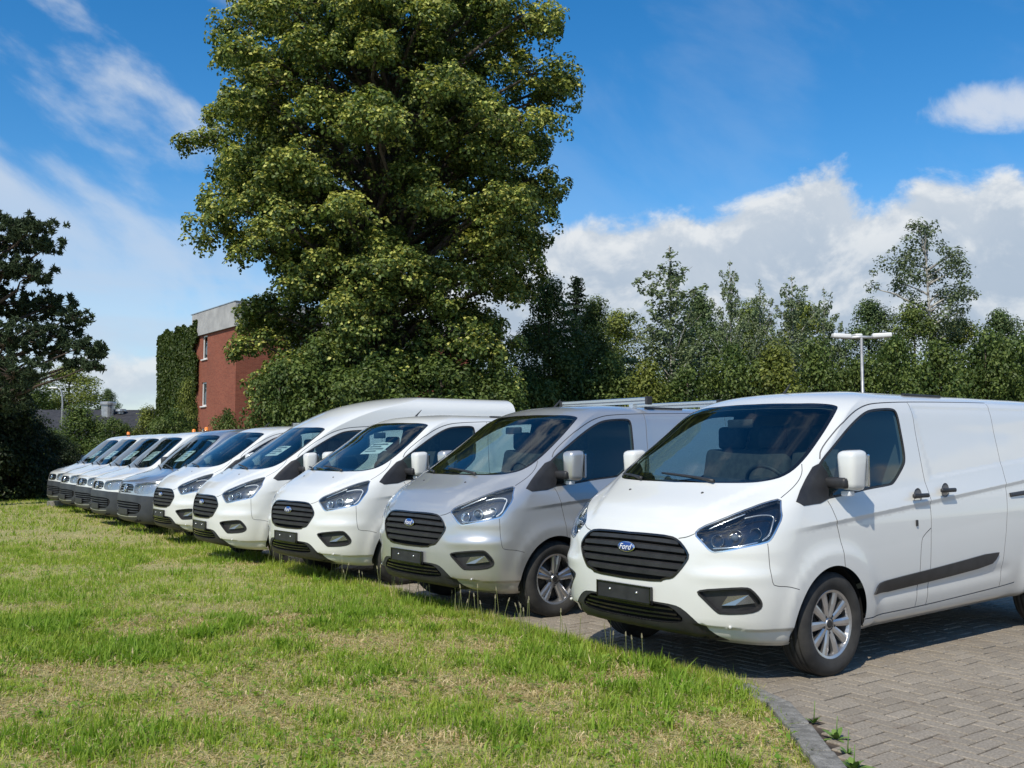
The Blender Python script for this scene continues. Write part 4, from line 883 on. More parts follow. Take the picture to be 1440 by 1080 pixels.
LUSH_SPOTS = [(-1.4, 8.9, .75), (-.9, 6.4, .4), (-2.2, 8.2, .45), (.15, 7.0, .5), (-3.8, 8.0, .8), (-2.0, 5.1, .5), (-.1, 5.0, .35), (.85, 6.0, .4), (-5, 10, .9), (-1.6, 10.2, .6), (.4, 7.6, .45), (-2.6, 7.2, .4), (1.2, 6.2, .3)]
def fields(x, y):
    dry = fbm(x, y, 11, 4, 1.7); dry = .65 * sst(.46, .68, dry) + .45 * sst(.50, .72, fbm(x, y, 12, 3, 5.0))
    for (a, b, r) in DRY_SPOTS: dry = dry + 1.05 * np.exp(-(((x - a) / r) ** 2 + ((y - b) / (r * .7)) ** 2)) * (.5 + fbm(x, y, 13, 2, 5))
    lush = .45 * sst(.50, .72, fbm(x, y, 21, 4, 2.4)) + .5 * sst(.52, .74, fbm(x, y, 22, 3, 6.5))
    for (a, b, r) in LUSH_SPOTS: lush = lush + .8 * np.exp(-(((x - a) / (r * .8)) ** 2 + ((y - b) / (r * .9)) ** 2)) * (.3 + 1.2 * fbm(x, y, 23, 2, 4))
    dry = np.clip(dry - .55 * lush, 0, 1); return dry, np.clip(lush, 0, 1)
def scatter(n, y0, y1, pw):
    y = y0 + (y1 - y0) * rng.random(n) ** pw; x = (rng.random(n) * 2 - 1) * (y * .60 + 1.0); m = int(n * .6); c = rng.integers(m, n, m) if y0 > 1e9 else rng.integers(0, max(1, m // 13), m); sg = .0035 * (y0 + y1) / 2; x[:m] = x[c] + rng.normal(0, sg, m); y[:m] = y[c] + rng.normal(0, sg, m); k = inpoly(np.stack([x, y], 1), LAWN_NP); return x[k], y[k]
def blades(name, n, y0, y1, pw, wid, ln, segs):
    x, y = scatter(n, y0, y1, pw); n = len(x); dry, lush = fields(x, y); ed = edge_dist(x, y); z = (lawn_h(x, y) - gz(y)) * np.clip(ed / .5, .35, 1) - .01 + gz(y)
    k = ed > .03; x, y, z, dry, lush, ed = [q[k] for q in (x, y, z, dry, lush, ed)]; n = len(x)
    isdry = rng.random(n) < (.20 + .70 * dry); edge_b = np.exp(-((ed - .25) / .22) ** 2)
    h = ln * (.55 + .75 * rng.random(n)) * (1 + .85 * lush + .3 * edge_b * (y > 6)) * np.where(isdry, .75, 1) * (1 - .35 * dry) * (1 + .5 * (rng.random(n) < .04)); w = wid * (.6 + .8 * rng.random(n)) * (1 + .7 * lush) * (y / y.mean()) ** .6
    az = rng.random(n) * 2 * PI; lean = np.where(isdry, .9 + .6 * rng.random(n), .2 + 1.15 * rng.random(n) ** 1.2); d = np.stack([np.cos(az), np.sin(az)], 1); sd = np.stack([-np.sin(az + rng.normal(0, .5, n)), np.cos(az + rng.normal(0, .5, n))], 1)
    g1 = np.array((.24, .36, .038)); g2 = np.array((.46, .51, .095)); g3 = np.array((.145, .30, .03)); s1 = np.array((.78, .66, .39)); s2 = np.array((.56, .44, .23))
    t = rng.random((n, 1)); col = np.where(isdry[:, None], s1 * t + s2 * (1 - t), g1 * t + g2 * (1 - t)); lc = np.where(isdry, 0, lush * .75)[:, None]; col = col * (1 - lc) + (g3 * .6 + g1 * .4) * lc; col = col * (.8 + .4 * rng.random((n, 1)))
    P = np.stack([x, y, z], 1); D3 = np.concatenate([d, np.zeros((n, 1))], 1); S3 = np.concatenate([sd, np.zeros((n, 1))], 1); up = np.array((0, 0, 1.0))
    if segs == 2:
        m1 = P + D3 * (h * np.sin(lean * .45) * .5)[:, None] + up * (h * np.cos(lean * .45) * .55)[:, None]; tp = m1 + D3 * (h * np.sin(lean * 1.15) * .55)[:, None] + up * (h * np.cos(lean * 1.15) * .5)[:, None]
        V = np.stack([P - S3 * w[:, None] * .5, P + S3 * w[:, None] * .5, m1 + S3 * w[:, None] * .42, m1 - S3 * w[:, None] * .42, tp], 1).reshape(-1, 3); b0 = np.arange(n) * 5
        loops = np.stack([b0, b0 + 1, b0 + 2, b0 + 3, b0 + 3, b0 + 2, b0 + 4], 1).ravel(); st = np.stack([np.arange(n) * 7, np.arange(n) * 7 + 4], 1).ravel(); tot = np.tile([4, 3], n); cols = np.repeat(col, 5, 0)
    else:
        tp = P + D3 * (h * np.sin(lean * .8))[:, None] + up * (h * np.cos(lean * .8))[:, None]; V = np.stack([P - S3 * w[:, None] * .5, P + S3 * w[:, None] * .5, tp], 1).reshape(-1, 3); b0 = np.arange(n) * 3; loops = np.stack([b0, b0 + 1, b0 + 2], 1).ravel(); st = np.arange(n) * 3; tot = np.full(n, 3); cols = np.repeat(col, 3, 0)
    return V, loops, st, tot, cols
def thatch(n, y0, y1, pw, wid):
    """dead stalks lying flat between the blades"""
    y = y0 + (y1 - y0) * rng.random(n) ** pw; x = (rng.random(n) * 2 - 1) * (y * .60 + 1.0); k = inpoly(np.stack([x, y], 1), LAWN_NP); x, y = x[k], y[k]; dry, lush = fields(x, y); ed = edge_dist(x, y); k = (rng.random(len(x)) < .35 + .65 * dry) & (ed > .04); x, y, dry, ed = x[k], y[k], dry[k], ed[k]; n = len(x); z = (lawn_h(x, y) - gz(y)) * np.clip(ed / .5, .35, 1) + gz(y) + .004 + .022 * rng.random(n); a = rng.random(n) * 2 * PI; L_ = .03 + .06 * rng.random(n); w = wid * (.5 + rng.random(n)); tz = rng.normal(0, .012, n)
    d = np.stack([np.cos(a), np.sin(a), tz / L_], 1); sd = np.stack([-np.sin(a), np.cos(a), np.zeros(n)], 1); P = np.stack([x, y, z], 1); V = np.stack([P - d * L_[:, None] / 2 - sd * w[:, None] / 2, P - d * L_[:, None] / 2 + sd * w[:, None] / 2, P + d * L_[:, None] / 2], 1).reshape(-1, 3); t = rng.random((n, 1)); col = np.array((.78, .66, .40)) * t + np.array((.46, .36, .17)) * (1 - t); g_ = rng.random(n) < .25; col[g_] = np.array((.34, .36, .12)); col *= .75 + .5 * rng.random((n, 1)); b0 = np.arange(n) * 3
    return V, np.stack([b0, b0 + 1, b0 + 2], 1).ravel(), np.arange(n) * 3, np.full(n, 3), np.repeat(col, 3, 0)
chunks = [blades('a', 235000, 4.2, 8.8, .8, .0064, .058, 2), blades('b', 245000, 8.2, 16, .95, .0092, .062, 1), blades('c', 285000, 13.0, 42, 1.15, .019, .068, 1), thatch(185000, 4.2, 10, .8, .006), thatch(75000, 9, 24, .9, .012)]
def seed_stalks(n):
    t = rng.random(n) * 14 + .5; off = .10 + .25 * rng.random(n); P = KA + KD * t[:, None] + KN * off[:, None]; Vs = []; Ls = []; St = []; To = []; Cs = []; vi = 0; li = 0
    for p in P:
        h = .16 + .16 * rng.random(); lx, ly = rng.normal(0, .03, 2); z0 = .03 + float(gz(p[1])); w = .0022; a = np.array((p[0], p[1], z0)); b = a + (lx, ly, h); c = b + (lx * .15, ly * .15, .03)
        V = [a - (w, 0, 0), a + (w, 0, 0), b + (w, 0, 0), b - (w, 0, 0), b - (.006, 0, 0), b + (.006, 0, 0), c + (.003, 0, 0), c - (.003, 0, 0)]; Vs += V; Ls += [vi, vi + 1, vi + 2, vi + 3, vi + 4, vi + 5, vi + 6, vi + 7]; St += [li, li + 4]; To += [4, 4]; Cs += [(.22, .24, .10)] * 4 + [(.40, .36, .24)] * 4; vi += 8; li += 8
    return np.array(Vs), np.array(Ls), np.array(St), np.array(To), np.array(Cs)
chunks.append(seed_stalks(150))
def edge_tufts(n):
    """blades leaning out over the edging stones"""
    t = 10.3 + 16 * rng.random(n) ** 1.3; off = rng.normal(.03, .07, n); a = np.array([np.interp(t, seglen, kp[:, 0]), np.interp(t, seglen, kp[:, 1])]).T; P = a + KN * off[:, None]; y = P[:, 1]; z = .015 + gz(y) + .02 * (off > 0); h = .035 + .065 * rng.random(n); w = .006 * (y / 7) ** .7 * (.6 + .8 * rng.random(n)); az = rng.random(n) * 2 * PI; ln = .2 + 1.0 * rng.random(n); d = np.stack([np.cos(az) * np.sin(ln), np.sin(az) * np.sin(ln), np.cos(ln)], 1); sd = np.stack([-np.sin(az), np.cos(az), 0 * az], 1); B = np.concatenate([P, z[:, None]], 1); V = np.stack([B - sd * w[:, None] / 2, B + sd * w[:, None] / 2, B + d * h[:, None]], 1).reshape(-1, 3); u = rng.random((n, 1)); col = np.array((.24, .35, .035)) * u + np.array((.44, .48, .09)) * (1 - u); m = rng.random(n) < .18; col[m] = (.62, .52, .28); b0 = np.arange(n) * 3
    return V, np.stack([b0, b0 + 1, b0 + 2], 1).ravel(), np.arange(n) * 3, np.full(n, 3), np.repeat(col, 3, 0)
chunks.append(edge_tufts(16000))
def broadleaf(n):
    """clover, plantain and dandelion leaves lying low in the turf"""
    y = 4.2 + 10 * rng.random(n) ** 1.1; x = (rng.random(n) * 2 - 1) * (y * .60 + 1.0); m = int(n * .85); c = rng.integers(0, max(1, m // 9), m); x[:m] = x[c] + rng.normal(0, .03, m); y[:m] = y[c] + rng.normal(0, .03, m); k = inpoly(np.stack([x, y], 1), LAWN_NP); x, y = x[k], y[k]; k = edge_dist(x, y) > .10; x, y = x[k], y[k]; n = len(x); z = lawn_h(x, y) + .012 + .03 * rng.random(n); a = rng.random(n) * 2 * PI; L_ = .022 + .035 * rng.random(n) ** 1.6; w = L_ * (.16 + .2 * rng.random(n)); el = .1 + .7 * rng.random(n); d = np.stack([np.cos(a) * np.cos(el), np.sin(a) * np.cos(el), np.sin(el)], 1); sd = np.stack([-np.sin(a), np.cos(a), 0 * a], 1); P = np.stack([x, y, z], 1); M = P + d * (L_ * .55)[:, None]; T_ = P + d * L_[:, None] - np.array((0, 0, 1)) * (L_ * .15)[:, None]; V = np.stack([P, M + sd * w[:, None], T_, M - sd * w[:, None]], 1).reshape(-1, 3); u = rng.random((n, 1)); col = np.array((.15, .29, .035)) * u + np.array((.30, .42, .07)) * (1 - u); b0 = np.arange(n) * 4
    return V, np.stack([b0, b0 + 1, b0 + 2, b0 + 3], 1).ravel(), np.arange(n) * 4, np.full(n, 4), np.repeat(col, 4, 0)
chunks.append(broadleaf(17000))
vo_ = lo_ = 0; A = [[], [], [], [], []]
for V, l, s_, t_, c in chunks: A[0].append(V); A[1].append(l + vo_); A[2].append(s_ + lo_); A[3].append(t_); A[4].append(c); vo_ += len(V); lo_ += len(l)
gme = mesh_np('grass', *[np.concatenate(q) for q in A]); go = link_mesh('grass', gme, GM); tag(go, 'rough sunlit grass with dry straw patches in front of the vans', 'grass', kind='stuff')
# ------------------------------------------------------------------ trees and shrubs
def at(px, py, depth):
    """world point seen at a pixel of the 1440 wide photograph at the given distance: used to read positions off the photograph"""
    c = math.atan(92 / 1400); dx = (px - 720) / 1400; dz = -(py - 540) / 1400; yy = math.cos(c) - dz * math.sin(c); zz = math.sin(c) + dz * math.cos(c); k = depth / yy; return Vector((dx * k, depth, CAM_H + zz * k))
LEAF = leaf_mat('foliage', .28, .5, spec=.3); NEED = leaf_mat('needles', .10, .6, spec=.15)
def bark(name, a, b, sc=8): return add_noise_col(mat(name, a, .95), a, b, sc, 8, .35, .65, bump=.6, bscale=sc * 3)
BARK = bark('bark_brown', (.05, .04, .03), (.12, .10, .08)); BARKB = bark('bark_birch', (.55, .54, .50), (.12, .11, .10), 5); BARKP = bark('bark_pine', (.045, .034, .028), (.095, .068, .05))
def unit(v): return v / np.maximum(np.linalg.norm(v, axis=-1, keepdims=True), 1e-9)
def leaf_mesh(name, C, Nn, size, cols, asp=.62, seed=0):
    """one folded diamond per leaf at C, facing roughly along Nn"""
    r = np.random.default_rng(seed); n = len(C); t = unit(np.cross(Nn, r.normal(size=(n, 3)))); b = unit(np.cross(Nn, t)); s = (size * (.7 + .6 * r.random(n)))[:, None]
    A0 = C - t * s * .5; A1 = C + b * s * asp * .5 + t * s * .05 + Nn * s * .08; A2 = C + t * s * .5 - Nn * s * .10; A3 = C - b * s * asp * .5 + t * s * .05 + Nn * s * .08
    V = np.stack([A0, A1, A2, A3], 1).reshape(-1, 3); k = np.arange(n) * 4; loops = np.stack([k, k + 1, k + 2, k, k + 2, k + 3], 1).ravel(); st = np.arange(2 * n) * 3; return mesh_np(name, V, loops, st, np.full(2 * n, 3), np.repeat(cols, 4, 0))
def mixc(r, n, a, b, amp=.35):
    t = r.random((n, 1)); return (np.array(a) * t + np.array(b) * (1 - t)) * (1 - amp / 2 + amp * r.random((n, 1)))
def limb_path(r, p0, p1, sag=.0, n=6, wob=.06):
    p0 = np.array(p0, float); p1 = np.array(p1, float); L_ = np.linalg.norm(p1 - p0); out = []
    for i in range(n):
        t = i / (n - 1); p = p0 + (p1 - p0) * t; p[2] += sag * L_ * math.sin(PI * t); p[:2] += r.normal(0, wob * L_ * .3, 2) * math.sin(PI * t); out.append(tuple(p))
    return out
def clump_leaves(r, cen, rad, n, flat=.7, up=.35):
    """leaves on and inside an uneven clump, thicker on its upper and outer side"""
    d = unit(r.normal(size=(n, 3))); d[:, 2] += up * r.random(n); d = unit(d); q = r.random(n) ** .35; lump = 1 + .25 * np.sin(d[:, 0] * 5 + cen[0] * 3) * np.cos(d[:, 1] * 6 + cen[1]) ; P = cen + d * (q * rad * lump)[:, None] * np.array((1, 1, flat)); nrm = unit(d * .75 + np.array((0, 0, .45)) + r.normal(0, .38, (n, 3))); return P, nrm, d
def crown_tree(name, seed, profile, nclump, crad, nleaf, lsize, c_dark, c_light, c_tip=None, tip=.0, flat=.7, trunk=(.25, 2.0), bark_m=None, fill=.25, inner=.35, height=None, limbs=14, lean=0, asp=.62):
    """profile: (height, radius) pairs. Returns (crown mesh, trunk mesh)"""
    r = np.random.default_rng(seed); pz = np.array([p[0] for p in profile]); pr = np.array([p[1] for p in profile]); H = pz[-1]; zz = np.linspace(pz[0], pz[-1], 300); rr = np.interp(zz, pz, pr); cdf = np.cumsum(rr + .15 * rr.max()); cdf /= cdf[-1]
    Ps, Ns, Cs, ends = [], [], [], []; wob = r.normal(0, .12, 12)
    for k in range(nclump):
        z = np.interp(r.random(), cdf, zz); a = r.random() * 2 * PI; R_ = np.interp(z, pz, pr) * (1 + wob[int(a / (2 * PI) * 12) % 12]); q = inner + (1 - inner) * r.random() ** .55; cr = crad * (.65 + .7 * r.random()); rad_ = max(R_ * q - cr * .35, 0); c = np.array((rad_ * math.cos(a), rad_ * math.sin(a), z)); n = int(nleaf * (cr / crad) ** 2 * (.75 + .5 * r.random()))
        P, N_, d = clump_leaves(r, c, cr, n, flat); base = mixc(r, n, c_dark, c_light)
        if c_tip is not None:
            m = (r.random(n) < tip * np.clip(d[:, 2] * .8 + .45, 0, 1) * (q > .55)); base[m] = mixc(r, int(m.sum()), c_tip, np.array(c_tip) * .75)
        base *= .82 + .36 * r.random(); Ps.append(P); Ns.append(N_); Cs.append(base); ends.append(c)
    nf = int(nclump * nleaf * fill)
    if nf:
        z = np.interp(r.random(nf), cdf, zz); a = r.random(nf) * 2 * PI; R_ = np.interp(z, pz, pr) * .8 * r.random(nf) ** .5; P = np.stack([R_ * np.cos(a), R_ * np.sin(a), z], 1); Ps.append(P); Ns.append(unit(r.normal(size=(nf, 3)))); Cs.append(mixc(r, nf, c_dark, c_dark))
    P = np.concatenate(Ps); P[:, 0] += lean * P[:, 2]; me = leaf_mesh(name, P, np.concatenate(Ns), lsize, np.concatenate(Cs), asp, seed); me.materials.append(LEAF)
    parts = []; tr, tz = trunk; pts = [(lean * z + .08 * tr * math.sin(z * 1.7), .08 * tr * math.cos(z * 2.1), z) for z in np.linspace(-.1, H * .93, 9)]; parts.append(tube_arrays(pts, [tr * (1 - .92 * i / 8) + .012 for i in range(9)], 10))
    ends = np.array(ends); order = r.permutation(len(ends))[:limbs]
    for k in order:
        e_ = ends[k]; z0 = max(tz * .8, min(e_[2] - .5 * np.hypot(e_[0], e_[1]), H * .85)); parts.append(tube_arrays(limb_path(r, (lean * z0, 0, z0), (e_[0] + lean * e_[2], e_[1], e_[2]), .05), [tr * .38 * (1 - .85 * i / 5) + .008 for i in range(6)], 6, False))
    V, F = merge_arrays(parts); tm = mesh_of(V, F, True); tm.materials.append(bark_m or BARK); return me, tm
def plant(name, label, cat, meshes, loc, rz=0, sc=(1, 1, 1), group=None):
    root = empty(name, loc, rz); root.scale = sc; tag(root, label, cat, group); o = bpy.data.objects.new('crown' if cat == 'tree' else 'foliage', meshes[0]); COL.objects.link(o); o.parent = root; o2 = bpy.data.objects.new('trunk' if cat == 'tree' else 'stems', meshes[1]); COL.objects.link(o2); o2.parent = root; return root

# the big lime tree, in yellow-green flower
LIME_D = 38.0
lp = at(536, 632, LIME_D)
def lime_tree():
    r = np.random.default_rng(12); prof = [(1.0, 3.9), (3.5, 4.4), (5.5, 4.5), (7.8, 4.7), (9.6, 6.0), (12.8, 6.9), (15.5, 6.6), (18.5, 5.2), (21, 3.6), (23, 1.8), (24.0, .4)]
    pz = np.array([p[0] for p in prof]); pr = np.array([p[1] for p in prof]); zz = np.linspace(pz[0], pz[-1], 300); cdf = np.cumsum(np.interp(zz, pz, pr)); cdf /= cdf[-1]; Ps, Ns, Cs, ends = [], [], [], []; parts = []
    for k in range(300):
        z = np.interp((k + r.random()) / 300, cdf, zz); a = k * 2.39996 + r.normal(0, .25); q = .36 + .64 * r.random() ** .55; R_ = np.interp(z, pz, pr) * (1 + .10 * math.sin(a * 3 + z * .9)); c = np.array((R_ * q * math.cos(a), R_ * q * math.sin(a), z)); out = np.array((math.cos(a), math.sin(a), 0)); tan = np.array((-out[1], out[0], 0)); sz = 1.25 * (.7 + .6 * r.random()); nb = int(38 * sz); ends.append(c)
        flower = np.clip(.25 + .75 * (q - .5) / .5, 0, 1) * (.35 + .65 * np.clip((z - 3) / 6, 0, 1)) * (.6 + .5 * r.random())
        # a spray: tight bunches of leaves along a flat, slightly hanging fan
        t = r.random(nb) ** .7; s_ = r.normal(0, .42, nb) * (1.05 - .55 * t); B = c + out * ((t - .55) * 2.1 * sz)[:, None] + tan * (s_ * sz * 1.3)[:, None]; B[:, 2] += -.55 * sz * (t - .3) ** 2 - .25 * s_ ** 2 + r.normal(0, .20, nb) * sz
        for b in B:
            br = .29 * (.7 + .6 * r.random()); n = int(31 * (br / .29) ** 2); d = r.normal(size=(n, 3)); d[:, 2] += .55; d += out * .35; d = unit(d); P = b + d * (br * (.75 + .3 * r.random(n)))[:, None] * np.array((1, 1, .85)); P[:, 2] -= .10 * r.random(n); Ps.append(P); Ns.append(unit(d + np.array((0, 0, .35)) + r.normal(0, .30, (n, 3)))); col = mixc(r, n, (.046, .080, .017), (.125, .175, .036)); m = r.random(n) < flower * np.clip(.35 + .75 * d[:, 2], 0, 1); col[m] = mixc(r, int(m.sum()), (.56, .54, .15), (.30, .36, .075)); Cs.append(col * (.85 + .3 * r.random()))
        z0 = max(2.2, z - .55 * R_ * q); pth = limb_path(r, (0, 0, z0), tuple(c), .04); parts.append(tube_arrays(pth, [.13 * (1 - .85 * i / 5) + .012 for i in range(6)], 6, False))
        for b in B[::6]: parts.append(tube_arrays([tuple(c - out * .4), tuple((c + b) / 2 + np.array((0, 0, .05))), tuple(b)], [.03, .018, .006], 4, False))
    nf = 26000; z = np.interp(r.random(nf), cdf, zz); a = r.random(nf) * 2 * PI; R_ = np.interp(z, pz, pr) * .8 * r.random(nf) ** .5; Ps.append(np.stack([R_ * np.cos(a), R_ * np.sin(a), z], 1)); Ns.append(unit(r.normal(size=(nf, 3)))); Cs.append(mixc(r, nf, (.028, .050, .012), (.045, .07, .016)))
    me = leaf_mesh('lime_crown', np.concatenate(Ps), np.concatenate(Ns), .132, np.concatenate(Cs), .8, 3); me.materials.append(LEAF); parts.append(tube_arrays([(.03 * math.sin(z), .03 * math.cos(z), z) for z in np.linspace(-.1, 22, 10)], [.48 * (1 - .95 * i / 9) + .02 for i in range(10)], 12)); V, F = merge_arrays(parts); tm = mesh_of(V, F, True); tm.materials.append(BARK); return me, tm
lime = lime_tree()
plant('lime_tree', 'huge flowering lime tree towering behind the vans, yellow-green against the sky', 'tree', lime, (lp.x, lp.y, 0))
def branchy(name, seed, H, spread, nb, lsize, c1, c2, barkm, el=(45, 68), z0r=(.12, .88), tr=.10, lpc=26, crad=.26):
    """young tree with straight rising branches carrying small leaf bunches"""
    r = np.random.default_rng(seed); Ps, Ns, Cs = [], [], []; parts = [tube_arrays([(.02 * math.sin(3 * z), .02 * math.cos(2 * z), z) for z in np.linspace(-.1, H, 8)], [tr * (1 - .93 * i / 7) + .006 for i in range(8)], 8)]
    def bunch(b, n, rad):
        d = r.normal(size=(n, 3)); d[:, 2] += .3; d = unit(d); Ps.append(b + d * (rad * r.random(n) ** .4)[:, None]); Ns.append(unit(d * .7 + np.array((0, 0, .4)) + r.normal(0, .4, (n, 3)))); Cs.append(mixc(r, n, c1, c2) * (.85 + .3 * r.random()))
    for k in range(nb):
        f = z0r[0] + (z0r[1] - z0r[0]) * (k + r.random()) / nb; z0 = f * H; a = k * 2.4 + r.normal(0, .3); L_ = spread * (1.15 - f) * (.75 + .5 * r.random()); e_ = R(el[0] + (el[1] - el[0]) * r.random()); d = np.array((math.cos(a) * math.cos(e_), math.sin(a) * math.cos(e_), math.sin(e_))); p0 = np.array((0, 0, z0)); m = max(3, int(L_ / .26))
        parts.append(tube_arrays([tuple(p0), tuple(p0 + d * L_ * .5 + (0, 0, .04 * L_)), tuple(p0 + d * L_)], [tr * .3 * (1.1 - f), .016, .005], 5, False))
        for i in range(m):
            t = .22 + .78 * (i + .5) / m; bunch(p0 + d * L_ * t + r.normal(0, .12, 3), lpc, crad * (1.15 - .5 * t))
    for i in range(10): bunch(np.array((0, 0, H * (.72 + .028 * i))) + r.normal(0, .06, 3), lpc // 2, crad * .75)
    me = leaf_mesh(name, np.concatenate(Ps), np.concatenate(Ns), lsize, np.concatenate(Cs), .75, seed); me.materials.append(LEAF); V, F = merge_arrays(parts); tm = mesh_of(V, F, True); tm.materials.append(barkm); return me, tm
C_D, C_L = (.078, .125, .030), (.235, .285, .07)
bush = [crown_tree('bush_foliage', 40 + k, [(.0, .9), (.6, 1.25), (1.4, 1.3), (2.2, .9), (2.9, .2)], 60, .38, 210, .088, (.062, .105, .026), (.165, .215, .052), None, 0, .8, (.05, .3), BARK, .25, .3, limbs=8) for k in range(3)]
ybush = crown_tree('bush_foliage', 47, [(.0, .9), (.6, 1.2), (1.4, 1.25), (2.3, .8), (3.0, .2)], 60, .38, 200, .088, (.095, .13, .024), (.24, .265, .055), None, 0, .8, (.05, .3), BARK, .2, .3, limbs=8)
dbush = crown_tree('bush_foliage', 48, [(.0, 1.0), (.6, 1.25), (1.4, 1.3), (2.2, .9), (2.9, .2)], 60, .38, 200, .09, (.018, .032, .014), (.045, .066, .024), None, 0, .8, (.05, .3), BARK, .3, .3, limbs=8)
broad = [crown_tree('broad_crown', 60 + k, [(.5, 1.6), (1.8, 2.2), (3.5, 2.4), (5.5, 2.0), (7.2, 1.2), (8.2, .3)], 95, .62, 210, .118, [C_D, (.095, .135, .028), (.060, .105, .038)][k], [C_L, (.30, .33, .075), (.17, .235, .085)][k], None, 0, .75, (.13, .6), BARK, .3, .25, limbs=14) for k in range(3)]
aspen = [branchy('aspen_crown', 70 + k, 10, 3.4, 34, .125, (.10, .145, .06), (.23, .285, .145), BARKB) for k in range(2)]
birch = crown_tree('birch_crown', 80, [(6.2, .8), (7.2, 1.9), (8.4, 2.4), (9.8, 2.2), (11, 1.5), (12.2, .5)], 95, .42, 80, .135, (.075, .11, .05), (.16, .20, .095), None, 0, .85, (.14, 4.0), BARKB, .02, .35, limbs=26, lean=-.03)
def conifer(seed, H, Rb, n):
    r = np.random.default_rng(seed); Ps, Ns, Cs = [], [], []; parts = [tube_arrays([(0, 0, 0), (0, 0, H)], [.16, .01], 8)]
    for k in range(n):
        t = (k + .5) / n; z = .6 + (H - .7) * t; R_ = Rb * (1 - t) ** .85 * (.8 + .4 * r.random()); a = k * 2.4; m = int(40 + 120 * (1 - t)); s_ = r.random(m) ** .7; P = np.stack([s_ * R_ * np.cos(a), s_ * R_ * np.sin(a), z + .12 * R_ * s_ - .22 * R_ * s_ ** 2], 1) + r.normal(0, .11, (m, 3)) * np.array((1, 1, .5)); Ps.append(P); Ns.append(unit(np.array((0, 0, .6)) + r.normal(0, .6, (m, 3)))); Cs.append(mixc(r, m, (.026, .048, .026), (.058, .086, .045)))
        parts.append(tube_arrays([(0, 0, z), (R_ * math.cos(a) * .9, R_ * math.sin(a) * .9, z - .05 * R_)], [.03, .006], 5, False))
    me = leaf_mesh('conifer_crown', np.concatenate(Ps), np.concatenate(Ns), .22, np.concatenate(Cs), .3, seed); me.materials.append(NEED); V, F = merge_arrays(parts); tm = mesh_of(V, F, True); tm.materials.append(BARKP); return me, tm
spruce = conifer(91, 10, 2.3, 90)

def put_tree(kind, mesh, px, top, wpx, depth, base_h, base_r, label, name, cat='tree', rz=0, group=None, zoff=0):
    p = at(px, 632, depth); h = at(px, top, depth).z - zoff; s = h / base_h; w = wpx / 1400 * depth / (2 * base_r); return plant(name, label, cat, mesh, (p.x, p.y, zoff), rz, (w, w, s), group)
T = put_tree
dbroad = crown_tree('broad_crown', 66, [(.5, 1.8), (1.8, 2.3), (3.5, 2.4), (5.5, 1.9), (7.2, 1.0), (8.2, .3)], 110, .6, 210, .12, (.046, .080, .022), (.125, .165, .042), None, 0, .75, (.13, .6), BARK, .2, .3, limbs=14)
T('b', dbroad, 772, 398, 165, 43, 8.3, 2.5, 'dark green tree closing up to the right side of the lime tree', 'broadleaf_tree', rz=2.9)
T('b', dbroad, 838, 425, 130, 48, 8.3, 2.5, 'dark green tree in front of the spruce', 'broadleaf_tree', rz=.8)
T('c', spruce, 812, 388, 150, 52, 10, 2.2, 'dark pointed spruce just right of the lime tree', 'spruce_tree', rz=.4)
T('b', broad[0], 765, 455, 150, 47, 8.3, 2.5, 'dark leafy tree in the shade at the right foot of the lime tree', 'shrubby_tree', rz=.3)
T('b', broad[1], 868, 438, 150, 54, 8.3, 2.5, 'dark round tree between the spruce and the pale aspen', 'broadleaf_tree', rz=1.1)
T('a', aspen[0], 945, 342, 150, 46, 10.1, 1.75, 'tall pale aspen with feathery upright branches, highest left of the lamp post', 'aspen_tree', rz=.7)
T('a', aspen[1], 1030, 362, 78, 45, 10.1, 1.75, 'slender aspen with white stem, right of the tallest aspen', 'aspen_tree', rz=2.0)
T('a', aspen[0], 1072, 388, 76, 48, 10.1, 1.75, 'narrow aspen between the white stemmed one and the bushier pair', 'aspen_tree', rz=3.6)
T('a', aspen[1], 1118, 384, 110, 46, 10.1, 1.75, 'bushier aspen left of the lamp post, third from it', 'aspen_tree', rz=5.0)
T('a', aspen[0], 1163, 400, 80, 49, 10.1, 1.75, 'short aspen directly left of the lamp post', 'aspen_tree', rz=1.6)
T('b', broad[2], 985, 415, 150, 51, 8.3, 2.5, 'mid green tree behind the tallest aspen', 'broadleaf_tree', rz=2.2)
T('b', broad[0], 1060, 430, 150, 52, 8.3, 2.5, 'mid green tree behind the slender aspens', 'broadleaf_tree', rz=4.1)
T('b', broad[1], 1135, 425, 140, 53, 8.3, 2.5, 'mid green tree behind the bushier aspen', 'broadleaf_tree', rz=5.2)
T('b', broad[2], 1225, 424, 150, 50, 8.3, 2.5, 'dense green tree right behind the lamp post', 'broadleaf_tree', rz=.2)
T('d', birch, 1318, 303, 148, 48, 12.6, 2.4, 'tall airy birch with pale bare trunk rising above the right-hand trees', 'birch_tree', rz=.3)
T('b', broad[0], 1290, 432, 140, 47, 8.3, 2.5, 'dense tree at the left foot of the tall birch', 'broadleaf_tree', rz=3.0)
T('b', broad[1], 1352, 447, 140, 49, 8.3, 2.5, 'dense tree at the right foot of the tall birch', 'broadleaf_tree', rz=2.6)
T('b', broad[2], 1412, 438, 140, 48, 8.3, 2.5, 'dense tree next to the right edge of the picture', 'broadleaf_tree', rz=1.4)
T('b', broad[0], 1478, 430, 150, 46, 8.3, 2.5, 'dense tree cut by the right edge of the picture', 'broadleaf_tree', rz=.9)
